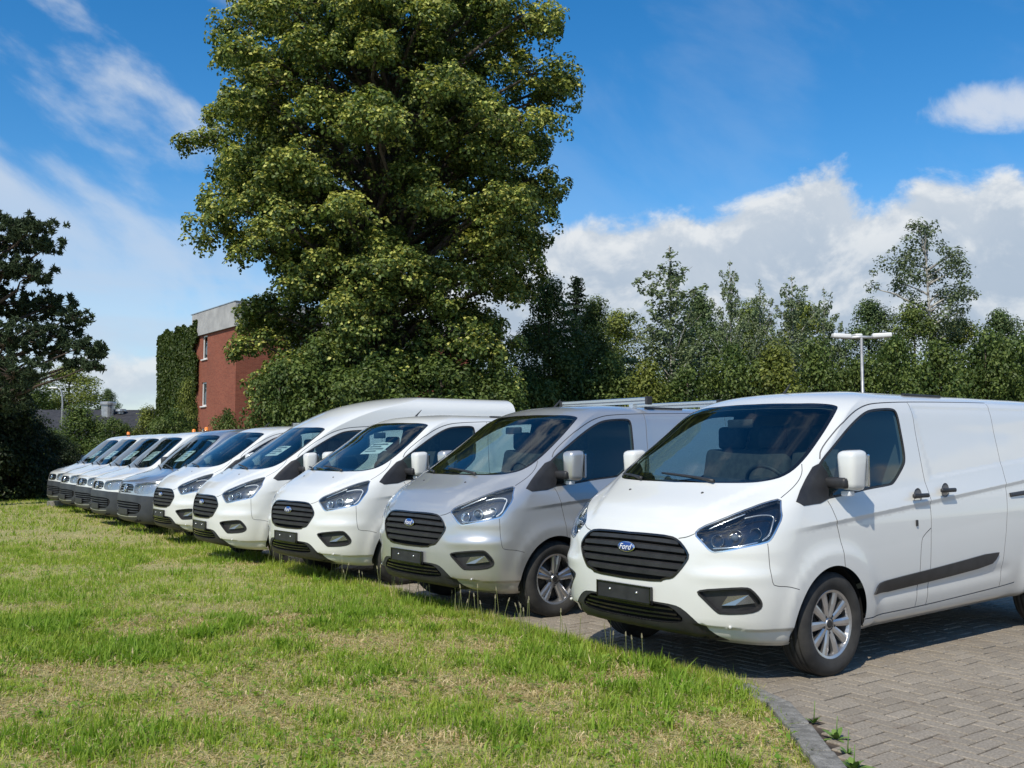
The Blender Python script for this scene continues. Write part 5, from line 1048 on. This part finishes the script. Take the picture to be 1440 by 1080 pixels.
US = [(742, 515, 110, 41, 2, 'shaded bush right of the lime trunk'), (800, 512, 130, 42, 1, 'dark bush below the spruce'), (858, 508, 120, 42, 0, 'green bush left of the yellowish one'), (913, 522, 100, 40, 'y', 'yellowish green bush above the silver van roof rack'), (968, 516, 120, 41, 1, 'green bush under the tallest aspen'), (1030, 478, 120, 41, 2, 'green bush under the white stemmed aspen'),
      (1090, 500, 120, 40, 'y2', 'light green bush left of the lamp post'), (1150, 488, 110, 41, 0, 'green bush just left of the lamp post'), (1205, 505, 110, 42, 1, 'green bush at the lamp post foot'), (1262, 468, 120, 41, 2, 'green bush just right of the lamp post'), (1325, 492, 120, 41, 0, 'green bush below the tall birch'), (1390, 462, 120, 42, 1, 'green bush right of the tall birch'), (1448, 468, 120, 41, 2, 'green bush at the right edge of the picture')]
for px, top, w, dp, kd, lab in US: T('u', ybush if str(kd)[0] == 'y' else bush[kd], px, top, w * 1.15, dp, 2.95, 1.3, lab, 'bush', 'bush', rz=px * .37, group='bushes in front of the tree belt')
# shrubs at the foot of the lime
BS = [(392, 508, 105, 33, 1, 'broad leafy shrub at the left foot of the lime tree'), (455, 482, 150, 33.5, 0, 'large leafy shrub below the middle of the lime tree'), (525, 490, 170, 33, 2, 'leafy shrub behind the high roof van'), (620, 500, 160, 34, 1, 'dark leafy shrub right of the high roof van'), (700, 520, 140, 35, 0, 'dark shrub at the right foot of the lime tree'), (318, 572, 60, 36, 2, 'low shrub in front of the red brick wall')]
for px, top, w, dp, kd, lab in BS: T('u', bush[kd], px, top, w * 1.15, dp, 2.95, 1.3, lab, 'shrub', 'shrub', rz=px * .21, group='shrubs at the foot of the lime tree')
# left side
LS = [(110, 575, 90, 45, 0, 'green bush in front of the dark roofed building'), (160, 588, 70, 44, 1, 'dark bush left of the reddish shrub'), (208, 580, 60, 46, 'y', 'yellow-brown shrub in front of the dark roof'), (245, 572, 70, 45, 2, 'green bush below the ivy'), (262, 545, 46, 52, 'y', 'light green bush at the foot of the ivy'), (70, 600, 60, 40, 2, 'dark bush beside the farthest van')]
for px, top, w, dp, kd, lab in LS: T('u', ybush if kd == 'y' else bush[kd], px, top, w * 1.2, dp, 2.95, 1.3, lab, 'bush', 'bush', rz=px * .5, group='bushes at the far left')
T('b', broad[1], 95, 515, 150, 95, 8.3, 2.5, 'round dark tree behind the dark roofed building', 'broadleaf_tree', rz=.5); T('b', broad[2], 150, 548, 60, 100, 8.3, 2.5, 'small far tree beside the roof vent', 'broadleaf_tree', rz=2.5); T('b', broad[0], 40, 525, 110, 90, 8.3, 2.5, 'far dark tree half behind the pine', 'broadleaf_tree', rz=1.5)
for px, top, w, dp, lab in ((12, 525, 110, 31, 'big black-green hedge bush under the pine at the left edge'), (48, 585, 80, 33, 'black-green hedge bush between the pine and the farthest van'), (-40, 500, 130, 30, 'black-green hedge bush cut by the left edge'), (85, 612, 60, 36, 'low black-green bush behind the farthest van')): T('u', dbush, px, top, w * 1.15, dp, 2.95, 1.3, lab, 'bush', 'bush', rz=px * .3, group='dark hedge at the left edge')

def pine():
    r = np.random.default_rng(5); D = 27.0; k = D / 1400; root = at(-25, 632, D); pads = [(45, 320, 50, 16), (20, 340, 55, 18), (70, 345, 25, 12), (10, 375, 50, 18), (45, 385, 38, 14), (-20, 310, 50, 20), (75, 425, 38, 16), (40, 440, 50, 18), (105, 445, 26, 14), (15, 470, 55, 22), (85, 468, 45, 16), (120, 485, 30, 13), (70, 492, 40, 14), (138, 498, 16, 9), (108, 512, 22, 9), (125, 515, 20, 8), (20, 520, 50, 24), (-15, 420, 60, 30), (-25, 500, 60, 30), (0, 560, 45, 24), (-60, 380, 60, 40), (-70, 470, 60, 40), (-40, 340, 60, 30)]
    Ps, Ns, Cs = [], [], []; parts = [tube_arrays([(0, 0, -.1), (.05, 0, 3), (-.05, .1, 6), (.1, 0, 9.2)], [.24, .2, .14, .04], 10)]
    for (px, py, rx, rz) in pads:
        p = at(px, py, D + r.normal(0, .7)); c = np.array((p.x - root.x, p.y - root.y, p.z)); rx *= k; rz *= k; m = int(rx * rz * 5200) + 220
        nt_ = max(9, m // 28); d = unit(r.normal(size=(nt_, 3))); T_ = c + d * (r.random(nt_) ** .4)[:, None] * np.array((rx, rx * .9, rz)); tuft = np.repeat(T_, 28, 0); dd = unit(r.normal(size=(len(tuft), 3)) + np.array((0, 0, .35))); P = tuft + dd * (.10 * r.random(len(tuft)))[:, None]; Ps.append(P); Ns.append(unit(np.cross(dd, r.normal(size=dd.shape)))); Cs.append(mixc(r, len(P), (.030, .050, .024), (.075, .105, .052)))
        parts.append(tube_arrays(limb_path(r, (0, 0, max(c[2] - .9, 2.0)), c, -.05, 6, .1), [.075, .06, .05, .035, .02, .01], 6, False))
        for q in T_[::3]: parts.append(tube_arrays([tuple(c - np.array((0, 0, rz * .4))), tuple(q)], [.02, .006], 4, False))
    me = leaf_mesh('pine_crown', np.concatenate(Ps), np.concatenate(Ns), .17, np.concatenate(Cs), .24, 5); me.materials.append(NEED); V, F = merge_arrays(parts); tm = mesh_of(V, F, True); tm.materials.append(BARKP)
    plant('pine_tree', 'dark pine with layered branches reaching in from the left edge', 'tree', (me, tm), (root.x, root.y, 0))
pine()
# ------------------------------------------------------------------ buildings and lamp posts
BR = mat('red_brick', (.28, .07, .045), .9); nt, N, L, bs = nodes(BR); tc = N('ShaderNodeTexCoord'); mp = N('ShaderNodeMapping'); L(tc.outputs['UV'], mp.inputs[0]); bt = N('ShaderNodeTexBrick'); L(mp.outputs[0], bt.inputs['Vector'])
bt.inputs['Color1'].default_value = (.285, .078, .042, 1); bt.inputs['Color2'].default_value = (.21, .05, .027, 1); bt.inputs['Mortar'].default_value = (.24, .14, .095, 1); bt.inputs['Scale'].default_value = 1.0; bt.inputs['Mortar Size'].default_value = .006; bt.inputs['Brick Width'].default_value = .22; bt.inputs['Row Height'].default_value = .075
nn = N('ShaderNodeTexNoise'); nn.inputs['Scale'].default_value = .5; nn.inputs['Detail'].default_value = 6; L(tc.outputs['UV'], nn.inputs['Vector']); mr = N('ShaderNodeMapRange'); mr.inputs[3].default_value = .75; mr.inputs[4].default_value = 1.25; L(nn.outputs[0], mr.inputs[0]); mm = N('ShaderNodeMixRGB'); mm.blend_type = 'MULTIPLY'; mm.inputs[0].default_value = 1; L(bt.outputs[0], mm.inputs[1]); L(mr.outputs[0], mm.inputs[2]); L(mm.outputs[0], bs.inputs['Base Color'])
CON = add_noise_col(mat('parapet_concrete', (.42, .42, .41), .9), (.30, .30, .30), (.46, .46, .45), 1.2, 9, .3, .7, bump=.2, bscale=20); WHT = mat('window_white', (.75, .75, .73), .5); SLATE = add_noise_col(mat('roof_slate', (.03, .03, .034), .8), (.022, .022, .026), (.045, .045, .05), 3); RENDER = add_noise_col(mat('white_render', (.7, .69, .66), .9), (.6, .59, .56), (.74, .73, .7), 2); ZINC = add_noise_col(mat('zinc', (.5, .5, .5), .35, .7), (.4, .4, .4), (.55, .55, .55), 4); POLE = add_noise_col(mat('galvanised', (.42, .43, .44), .45, .6), (.36, .37, .38), (.48, .49, .5), 8); LAMPW = mat('lamp_white', (.72, .73, .72), .4)
ROOMD = mat('room_dark', (.03, .032, .035), .8)
def wall_uv(o):
    me = o.data; uv = me.uv_layers.new(name='UVMap')
    for p in me.polygons:
        n = p.normal; t = Vector((-n.y, n.x, 0)); t = t.normalized() if t.length > .1 else Vector((1, 0, 0))
        for li in p.loop_indices: co = me.vertices[me.loops[li].vertex_index].co; uv.data[li].uv = (co.dot(t), co.z)
BC = Vector((-16.7, 60.0, 0)); FL = Vector((-4.15, 5.6, 0)).normalized(); FR = Vector((5.6, 4.15, 0)).normalized(); HB = 8.95; HP = 10.45; LL, RL = 14.0, 17.0
bld = empty('brick_building', BC); tag(bld, 'red brick building with grey concrete parapet behind the vans', 'building')
def wall_open(name, u, n, length, H, opens, thick, matl):
    """a wall along u with rectangular openings, each with its reveal"""
    xs = sorted({0, length, *[a for o in opens for a in (o[0], o[1])]}); zs = sorted({0, H, *[a for o in opens for a in (o[2], o[3])]}); V = []; F = []
    def q(x0, x1, z0, z1, d0, d1=None):
        pass
    def add(pts): i = len(V); V.extend(pts); F.append(tuple(range(i, i + len(pts))))
    for i in range(len(xs) - 1):
        for j in range(len(zs) - 1):
            cx = (xs[i] + xs[i + 1]) / 2; cz = (zs[j] + zs[j + 1]) / 2
            if any(o[0] < cx < o[1] and o[2] < cz < o[3] for o in opens): continue
            add([u * xs[i] + Vector((0, 0, zs[j])), u * xs[i + 1] + Vector((0, 0, zs[j])), u * xs[i + 1] + Vector((0, 0, zs[j + 1])), u * xs[i] + Vector((0, 0, zs[j + 1]))])
    for (a, b, c, d_) in opens:
        P = [u * a + Vector((0, 0, c)), u * b + Vector((0, 0, c)), u * b + Vector((0, 0, d_)), u * a + Vector((0, 0, d_))]
        for k in range(4): add([P[k], P[(k + 1) % 4], P[(k + 1) % 4] - n * thick, P[k] - n * thick])
    o = obj_data(name, V, F, matl, bld); bm = bmesh.new(); bm.from_mesh(o.data); bmesh.ops.recalc_face_normals(bm, faces=bm.faces); bm.to_mesh(o.data); bm.free(); wall_uv(o); return o
NL = Vector((-FL.y, FL.x, 0)); NL = NL if NL.y < 0 else -NL; NR = Vector((-FR.y, FR.x, 0)); NR = NR if NR.y < 0 else -NR
opL = [(5.0, 5.9, 7.35, 8.9), (5.0, 5.9, 4.3, 5.85), (5.0, 5.9, 1.3, 2.85)]; opR = [(x_, x_ + 1.6, z_, z_ + 1.55) for x_ in (3.2, 7.2, 11.2) for z_ in (1.3, 4.3, 7.3)]
for (nm, u_, n_, ln, op) in (('wall', FL, NL, LL, opL), ('wall', FR, NR, RL, opR)):
    w_ = wall_open(nm, u_, n_, ln, HB, op, .14, BR)
    for (a, b, c, d_) in op:
        def bx(name, x0, x1, z0, z1, dep, th, m, par): 
            ce = u_ * ((x0 + x1) / 2) + Vector((0, 0, (z0 + z1) / 2)) - n_ * dep; rot = Matrix((u_, n_, Vector((0, 0, 1)))).transposed(); return link_mesh(name, mesh_box(ce, (x1 - x0, th, z1 - z0), 0, rot), m, par)
        fr = empty('window', (0, 0, 0), 0, bld)
        for (x0, x1, z0, z1) in ((a, b, d_ - .09, d_), (a, b, c, c + .09), (a, a + .09, c + .09, d_ - .09), (b - .09, b, c + .09, d_ - .09)): bx('frame_bar', x0, x1, z0, z1, .10, .06, WHT, fr)
        bx('pane', a + .09, b - .09, c + .09, d_ - .09, .11, .012, MATS['pane_glass'], fr); bx('room_behind', a, b, c, d_, .60, .02, ROOMD, fr); bx('sill', a - .08, b + .08, c - .07, c, -.03, .12, WHT, fr)
# parapet band: two long slabs, a little proud of the brick
for (u_, n_, ln) in ((FL, NL, 7.6), (FR, NR, RL)):
    rot = Matrix((u_, n_, Vector((0, 0, 1)))).transposed(); k = 0; x0 = -.16
    while x0 < ln - .1:
        x1 = min(x0 + 2.6, ln); ce = u_ * ((x0 + x1) / 2) + n_ * .10 + Vector((0, 0, (HB + HP) / 2 + .0)); link_mesh('parapet_panel', mesh_box(ce, (x1 - x0 - .015, .12, HP - HB), .008, rot), CON, bld); x0 = x1
    ce = u_ * (ln / 2) + n_ * .08 + Vector((0, 0, HP + .03)); link_mesh('coping', mesh_box(ce, (ln + .4, .22, .05), 0, rot), ZINC, bld)
link_mesh('roof', mesh_of([(FL * a + FR * b + Vector((0, 0, HB + .4)))[:] for a, b in ((.2, .2), (LL, .2), (LL, RL), (.2, RL))], [(0, 1, 2, 3)]), SLATE, bld)
# ivy over the left end of that wall
def ivy():
    r = np.random.default_rng(9); n = 21000; a = 6.4 + 8.2 * r.random(n); z = 10.0 * r.random(n) ** .9; top = 9.75 + .18 * np.sin(a * 2.1) + .12 * np.sin(a * 5); edge = 6.45 + .35 * np.sin(z * 1.7) + .3 * np.sin(z * 4.1); k = (z < top) & (a > edge); a, z = a[k], z[k]; n = len(a); bulge = .18 + .25 * fbm(a, z, 4, 3, .9); dep = bulge * r.random(n) ** .4
    P = np.array(BC) + np.array(FL) * a[:, None] + np.array(NL) * dep[:, None]; P[:, 2] = z; end = r.random(n) < .12; P[end] = P[end] + np.array(FL) * (14.6 - a[end])[:, None] * 0; N_ = unit(np.array(NL) * .7 + np.array((0, 0, .3)) + r.normal(0, .5, (n, 3))); col = mixc(r, n, (.030, .055, .012), (.075, .105, .020)); me = leaf_mesh('ivy', P, N_, .22, col, .8, 9); me.materials.append(LEAF)
    parts = [tube_arrays(limb_path(r, tuple(BC + FL * (8 + 1.6 * i) + NL * .05), tuple(BC + FL * (7.5 + 1.7 * i) + NL * .05 + Vector((0, 0, 8))), 0, 8, .05), [.05 - .005 * j for j in range(8)], 5, False) for i in range(4)]; V, F = merge_arrays(parts)
    rt = empty('ivy', BC); tag(rt, 'thick green ivy covering the left end of the brick building', 'ivy'); o = link_mesh('foliage', me, LEAF, rt); o.matrix_parent_inverse = Matrix.Translation(-BC); o = obj_data('stems', V, F, BARK, rt); o.matrix_parent_inverse = Matrix.Translation(-BC)
ivy()
# low building with dark roof far left
lb = empty('low_building', (-36, 78, 0)); tag(lb, 'low white building with long dark roof at the far left', 'building')
obj_data('roof', [(-16, -4.5, 2.75), (18, -4.5, 2.75), (18, 0, 4.6), (-16, 0, 4.6), (-16, 4.5, 2.75), (18, 4.5, 2.75), (-16, -4.5, 2.6), (18, -4.5, 2.6)], [(0, 1, 2, 3), (3, 2, 5, 4), (6, 7, 1, 0)], SLATE, lb)
link_mesh('wall', mesh_box((1, .2, 1.3), (33.4, 8.4, 2.6)), RENDER, lb)
for i in range(7):
    w_ = link_mesh('window', mesh_box((-13 + 4.4 * i, -4.03, 1.5), (1.5, .06, 1.2)), WHT, lb); link_mesh('pane', mesh_box((-13 + 4.4 * i, -4.07, 1.5), (1.3, .03, 1.0)), MATS['pane_glass'], w_)
vt = at(152, 578, 77); V, F = lathe_arrays([(.0, 1.3), (.55, 1.28), (.62, 1.2), (.62, 1.05), (.5, 1.0), (.5, 0), (.0, 0)], 20, 'z'); o = obj_data('roof_vent', V, F, ZINC, lb, False); o.location = (vt.x + 36, -1.0, 3.9)
V, F = lathe_arrays([(0, .4), (.4, .38), (.42, .2), (.25, .15), (.25, 0)], 14, 'z'); o = obj_data('roof_cowl', V, F, ZINC, lb, False); o.location = (vt.x + 36.9, -.8, 4.25)

# three-headed lamp post in the car park, right
lp2 = at(1215, 632, 37); HT = at(1215, 474, 37).z; lamp = empty('lamp_post', (lp2.x, lp2.y, 0)); tag(lamp, 'grey lamp post with three flat white lamp heads above the nearest van', 'lamp post')
tube('pole', [(0, 0, 0), (0, 0, 1.2), (0, 0, 1.25), (0, 0, HT)], [.09, .085, .065, .055], POLE, lamp, 12); tube('cross_arm', [(-.72, .1, HT - .03), (0, 0, HT), (.72, -.1, HT - .03)], [.05, .06, .05], POLE, lamp, 8); tube('rear_arm', [(0, 0, HT), (.05, .7, HT - .02)], [.035, .03], POLE, lamp, 8)
for (x_, y_, rz_) in ((-.72, .1, .15), (.72, -.1, -.15), (.05, .65, 1.5)):
    h = link_mesh('lamp_head', rbox((0, 0, 0), (.70, .34, .17), .05, lambda c: setattr(c, 'y', c.y * (.8 if c.x < 0 else 1))), LAMPW, lamp); h.location = (x_, y_, HT + .05 + (.05 if y_ > .5 else 0)); h.rotation_euler = (.0, .04 * (1 if x_ < 0 else -1), rz_); g_ = link_mesh('lamp_glass', mesh_box((0, 0, -.05), (.36, .2, .02), .004), MATS['lamp_clear'], h)
# curved street lamp far left
sl = at(86, 632, 56); hz = at(86, 545, 56).z; st = empty('street_lamp', (sl.x, sl.y, 0)); tag(st, 'slim curved street lamp behind the bushes at far left', 'street lamp')
tube('pole', [(0, 0, 0), (0, 0, hz - .9), (-.03, 0, hz - .45), (-.14, 0, hz - .12), (-.34, 0, hz)], [.07, .05, .045, .04, .035], POLE, st, 10); h = link_mesh('lamp_head', rbox((-.55, 0, hz - .02), (.5, .2, .10), .04), LAMPW, st)
# ------------------------------------------------------------------ things on and in the vans, small things on the ground
def on_van(k): return VANS[k]
def roof_rack(van, xs, z, n_):
    rk = empty('roof_rack', (0, 0, 0), 0, van)
    for x_ in xs:
        prof = [(-.030, 0), (-.030, .020), (-.012, .028), (-.030, .036), (-.030, .058), (0, .066), (.030, .058), (.030, .036), (.012, .028), (.030, .020), (.030, 0)]
        V = [(x_ + a, y_, z + b) for y_ in (-.66, .66) for a, b in prof]; m = len(prof); F = [(i, (i + 1) % m, m + (i + 1) % m, m + i) for i in range(m)]; b_ = obj_data('rack_bar', V, F, MATS['aluminium'], rk)
        for s_ in (1, -1):
            link_mesh('bar_end', mesh_box((x_, s_ * .675, z + .03), (.075, .035, .085), .008), MATS['black_plastic'], rk)
            link_mesh('bar_foot', mesh_box((x_, s_ * .45, z - .03), (.07, .06, .07), .008), MATS['aluminium'], rk)
roof_rack(VANS[1], (-1.45, -2.55), 1.985, 2)
roof_rack(VANS[4], (-1.6, -2.6), 1.985, 2)
def beacon(van, x_, y_, label):
    V, F = lathe_arrays([(0, .135), (.03, .132), (.052, .115), (.060, .08), (.062, .03), (.066, .028)], 18, 'z'); dm = mesh_of(V, F, True); V, F = lathe_arrays([(.07, .03), (.072, 0), (.075, -.02), (0, -.02)], 18, 'z'); bs_ = mesh_of(V, F, True)
    p = van.matrix_basis @ Vector((x_, y_, 1.985)); r = empty('beacon', p, van.rotation_euler.z); r.scale = (.75, .75, .75); tag(r, label, 'beacon', 'orange beacons on the vans'); link_mesh('dome', dm, MATS['amber'], r); link_mesh('base', bs_, MATS['black_plastic'], r)
beacon(VANS[6], -1.35, 0, 'orange beacon on the white van next to the silver dark-bumpered one'); beacon(VANS[7], -1.65, 0, 'orange beacon on the third van from the far end'); beacon(VANS[9], -1.05, 0, 'orange beacon on the roof of the farthest van')
S_LOW = Surf(FORD_LOW, -3.95, ford_disp); S_VW = Surf(VW_ROWS, -3.9, vw_disp)
LINE = mat('print_grey', (.25, .26, .27), .7)
def sheet(van, S, c, w, h, rot, label):
    """price sheet hung close behind the windscreen"""
    s_ = 1 if c[1] >= 0 else -1; u, v = S.inv([(c[0], abs(c[1]), c[2])]); P = S(u, v)[0]; n = S.nrm(u, v)[0]; P = P - n * .05; P[1] *= s_; n[1] *= s_; n = Vector(n); yy = Vector((0, 1, 0)); yy = (yy - n * yy.dot(n)).normalized(); up = n.cross(yy).normalized(); a = yy * math.cos(rot) + up * math.sin(rot); b = n.cross(a)
    O = Vector(P); M = van.matrix_basis; V = [M @ (O + a * (sx * w / 2) + b * (sy * h / 2) - n * (.012 * (abs(sx) > .5) * (sy > 0))) for sy in (-1, 1) for sx in (-1, 0, 1)]
    e = empty('paper_sheet', M @ O); tag(e, label, 'paper', 'paper sheets behind the windscreens'); o = obj_data('sheet', [q - (M @ O) for q in V], [(0, 1, 4, 3), (1, 2, 5, 4)], MATS['paper_white'], e)
    for k in range(4):
        f = .32 - .2 * k; q0 = O + n * .004 + b * (f * h); link_mesh('printed_line', mesh_of([(M @ (q0 + a * (sx * w * .38) + b * sy)) - (M @ O) for sx, sy in ((-1, -.012), (1 if k % 2 == 0 else .4, -.012), (1 if k % 2 == 0 else .4, .012), (-1, .012))], [(0, 1, 2, 3)]), LINE, e)
sheet(VANS[2], S_LOW, (.02, .26, 1.60), .36, .25, .15, 'white price sheet behind the windscreen of the van beside the silver one'); sheet(VANS[3], S_LOW, (.05, .2, 1.57), .36, .25, .12, 'white price sheet behind the windscreen of the high-roof van')
for k, nm in ((5, 'silver dark-bumpered van'), (6, 'white van next to the silver dark-bumpered one'), (7, 'third van from the far end'), (8, 'second van from the far end'), (9, 'farthest van')): sheet(VANS[k], S_VW, (-.10, .12, 1.50), .42, .30, .1, 'white sheet behind the windscreen of the ' + nm)
# weeds along the kerb
def weed(loc, r_, n, lab, tall=.10, seed=0):
    g_ = np.random.default_rng(seed); parts = []; V = []; F = []
    for k in range(n):
        a = 2 * PI * k / n + g_.normal(0, .3); L_ = r_ * (.6 + .6 * g_.random()); w = L_ * .17; el = .3 + .9 * g_.random(); d_ = Vector((math.cos(a) * math.cos(el), math.sin(a) * math.cos(el), math.sin(el))); s_ = Vector((-math.sin(a), math.cos(a), 0)); pts = []
        for t in (0, .35, .7, 1.0): pts.append((d_ * (L_ * t) - Vector((0, 0, L_ * .35 * t * t)), w * (.35, 1, .8, .05)[int(t * 3.01)]))
        i = len(V)
        for p, ww in pts: V += [p - s_ * ww, p + Vector((0, 0, -.15 * ww)), p + s_ * ww]
        for q in range(3):
            for c in range(2): F.append((i + q * 3 + c, i + q * 3 + c + 1, i + q * 3 + 4 + c, i + q * 3 + 3 + c))
    me = mesh_of(V, F, True); me.materials.append(WEEDM); rt = empty('weed', loc, 0); tag(rt, lab, 'weed', 'weeds in grass and paving joints'); o = bpy.data.objects.new('leaves', me); COL.objects.link(o); o.parent = rt; tube('stalk', [(0, 0, 0), (.01, .005, tall)], [.004, .002], WEEDM, rt, 5)
WEEDM = add_noise_col(mat('weed_leaf', (.10, .19, .03), .55), (.08, .16, .025), (.17, .26, .05), 20)
WP = [((1.69, 5.30, -.005), .10, 12, 'leafy weed in the paving joint beside the kerb'), ((1.61, 4.80, -.005), .11, 14, 'leafy weed at the kerb by the lower picture edge'), ((1.67, 5.62, -.005), .07, 9, 'small weed just behind the kerb corner'), ((1.665, 5.05, -.005), .075, 10, 'small weed between the two larger kerb weeds')]
for i, (l, r_, n, lab) in enumerate(WP): weed(l, r_, n, lab, .12, i)
# concrete slab left lying by the far end of the row
cb = at(98, 704, 27.5); slab = link_mesh('concrete_slab', rbox((0, 0, 0), (1.1, .35, .22), .02), KM); slab.location = (cb.x, cb.y, float(gz(27)) + .08); slab.rotation_euler = (0, 0, .3); tag(slab, 'pale concrete slab lying below the farthest van', 'slab')
